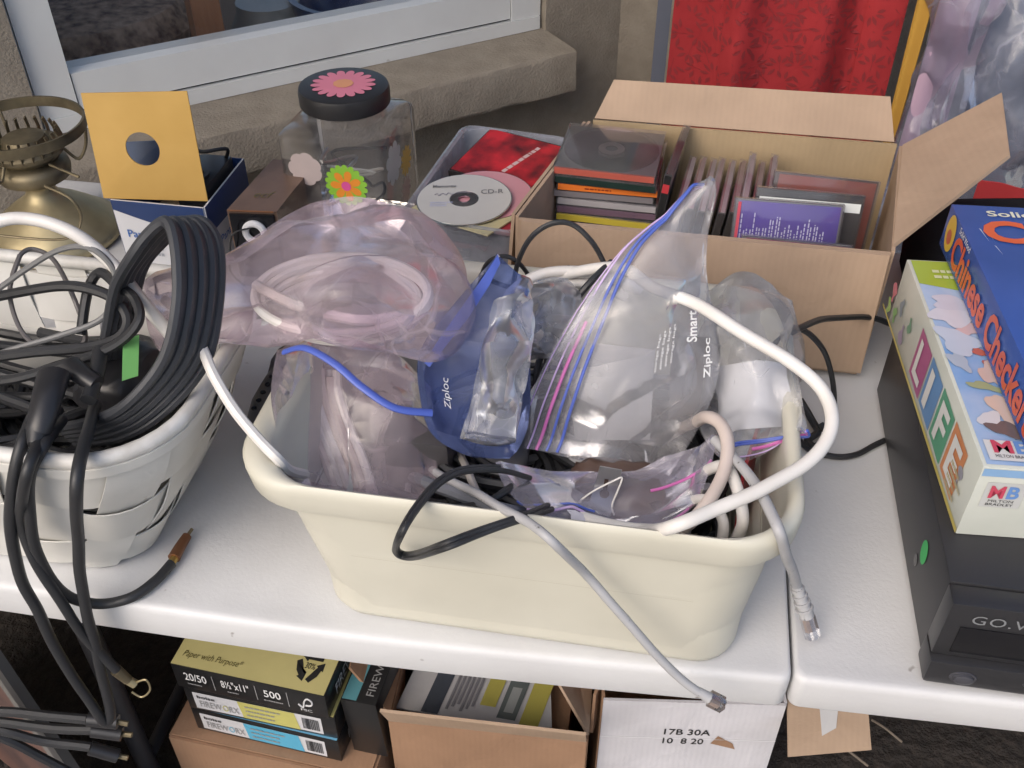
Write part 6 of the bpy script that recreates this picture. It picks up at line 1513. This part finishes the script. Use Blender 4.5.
# leaning picture frame and cable bundle at the lower left
fr0 = thing('picture_frame', 'grey framed brown picture leaning under the table at far left', 'picture frame', (-.75,.62,.02))
A_, B_ = Vector((-0.7347, 0.6, 0.5863)), Vector((-0.6498, 0.56, 0.2408))
up_ = Vector((-.50,.22,-.02))
def fslab(n, f0, f1, g0, g1, m, l, th): 
    p = lambda f, g: A_.lerp(B_, f)+up_*g
    nn = (B_-A_).cross(up_).normalized(); nn = nn if nn.y < 0 else -nn
    q = [p(f0,g0)+nn*l, p(f1,g0)+nn*l, p(f1,g1)+nn*l, p(f0,g1)+nn*l]; return obj(n, MB().slab(q, th), m, fr0, smooth=0)
fslab('picture', -.2,1.6,.13,1.0, mat('brown_picture', (.17,.09,.07), .5, col2=(.06,.04,.04), var_scale=9), .0, .006)
fslab('mount', -.3,1.7,.05,.128, paint((.17,.165,.16),.6,'grey_mount'), .003, .008)
fslab('frame_edge', -.3,1.7,.0,.049, paint((.06,.06,.062),.5,'dark_frame'), .006, .012)
for k, lab in enumerate(('uppermost of the black cables lying below the table at left','second black cable down below the table at left','lower black cable with a gold end below the table at left','lowest black cable sloping down below the table at left')):
    paths = ([(-0.7544, 0.52, 0.4682),(-0.6813, 0.525, 0.4718),(-0.6294, 0.53, 0.4698),(-0.5796, 0.535, 0.4692)], [(-0.7638, 0.52, 0.4448),(-0.6895, 0.525, 0.4488),(-0.6376, 0.53, 0.4446),(-0.5816, 0.535, 0.4457)],
             [(-0.7677, 0.52, 0.4353),(-0.6963, 0.525, 0.4299),(-0.6483, 0.53, 0.4114),(-0.5967, 0.535, 0.4024)], [(-0.7696, 0.52, 0.4305),(-0.7032, 0.525, 0.4106),(-0.6676, 0.53, 0.3721),(-0.6304, 0.535, 0.3229)])
    cable('black_cable', lab, paths[k], .0058, 'black_rub', 'black cables below the table')
    if k < 3:
        ep = [(-0.5796, 0.535, 0.4692),(-0.5816, 0.535, 0.4457),(-0.5967, 0.535, 0.4024)][k]; e2 = [(-0.5471, 0.54, 0.4639),(-0.5492, 0.54, 0.4381),(-0.5688, 0.54, 0.3841)][k]; e3 = [(-0.5362, 0.541, 0.4612),(-0.5375, 0.541, 0.4376),(-0.5573, 0.541, 0.3812)][k]
        pt_ = thing('audio_plug', ['upper','middle','lower'][k]+' of three gold tipped black plugs below the table at left', 'plug', ep)
        obj('plug_body', MB().tube([ep, e2], .0085, 10, smooth=2), 'black_pl', pt_)
        obj('plug_tip', MB().tube([e2, e3], .0032, 8, smooth=2), 'brass_dark', pt_)

for k, lab in enumerate(('thin dry twig on the dark ground below the table right half', 'second dry twig crossing the dark ground near the white carton')):
    a = [((0.3602, 0.945, 0.012),(0.3883, 0.9215, 0.018),(0.4159, 0.9054, 0.012)),((0.4305, 0.9898, 0.012),(0.4474, 0.9732, 0.02),(0.4741, 0.9573, 0.012))][k]
    tag(obj('dry_twig', MB().tube(a, .002, 6), paint((.18,.15,.12),.9,'twig_bark')), lab, 'twig')
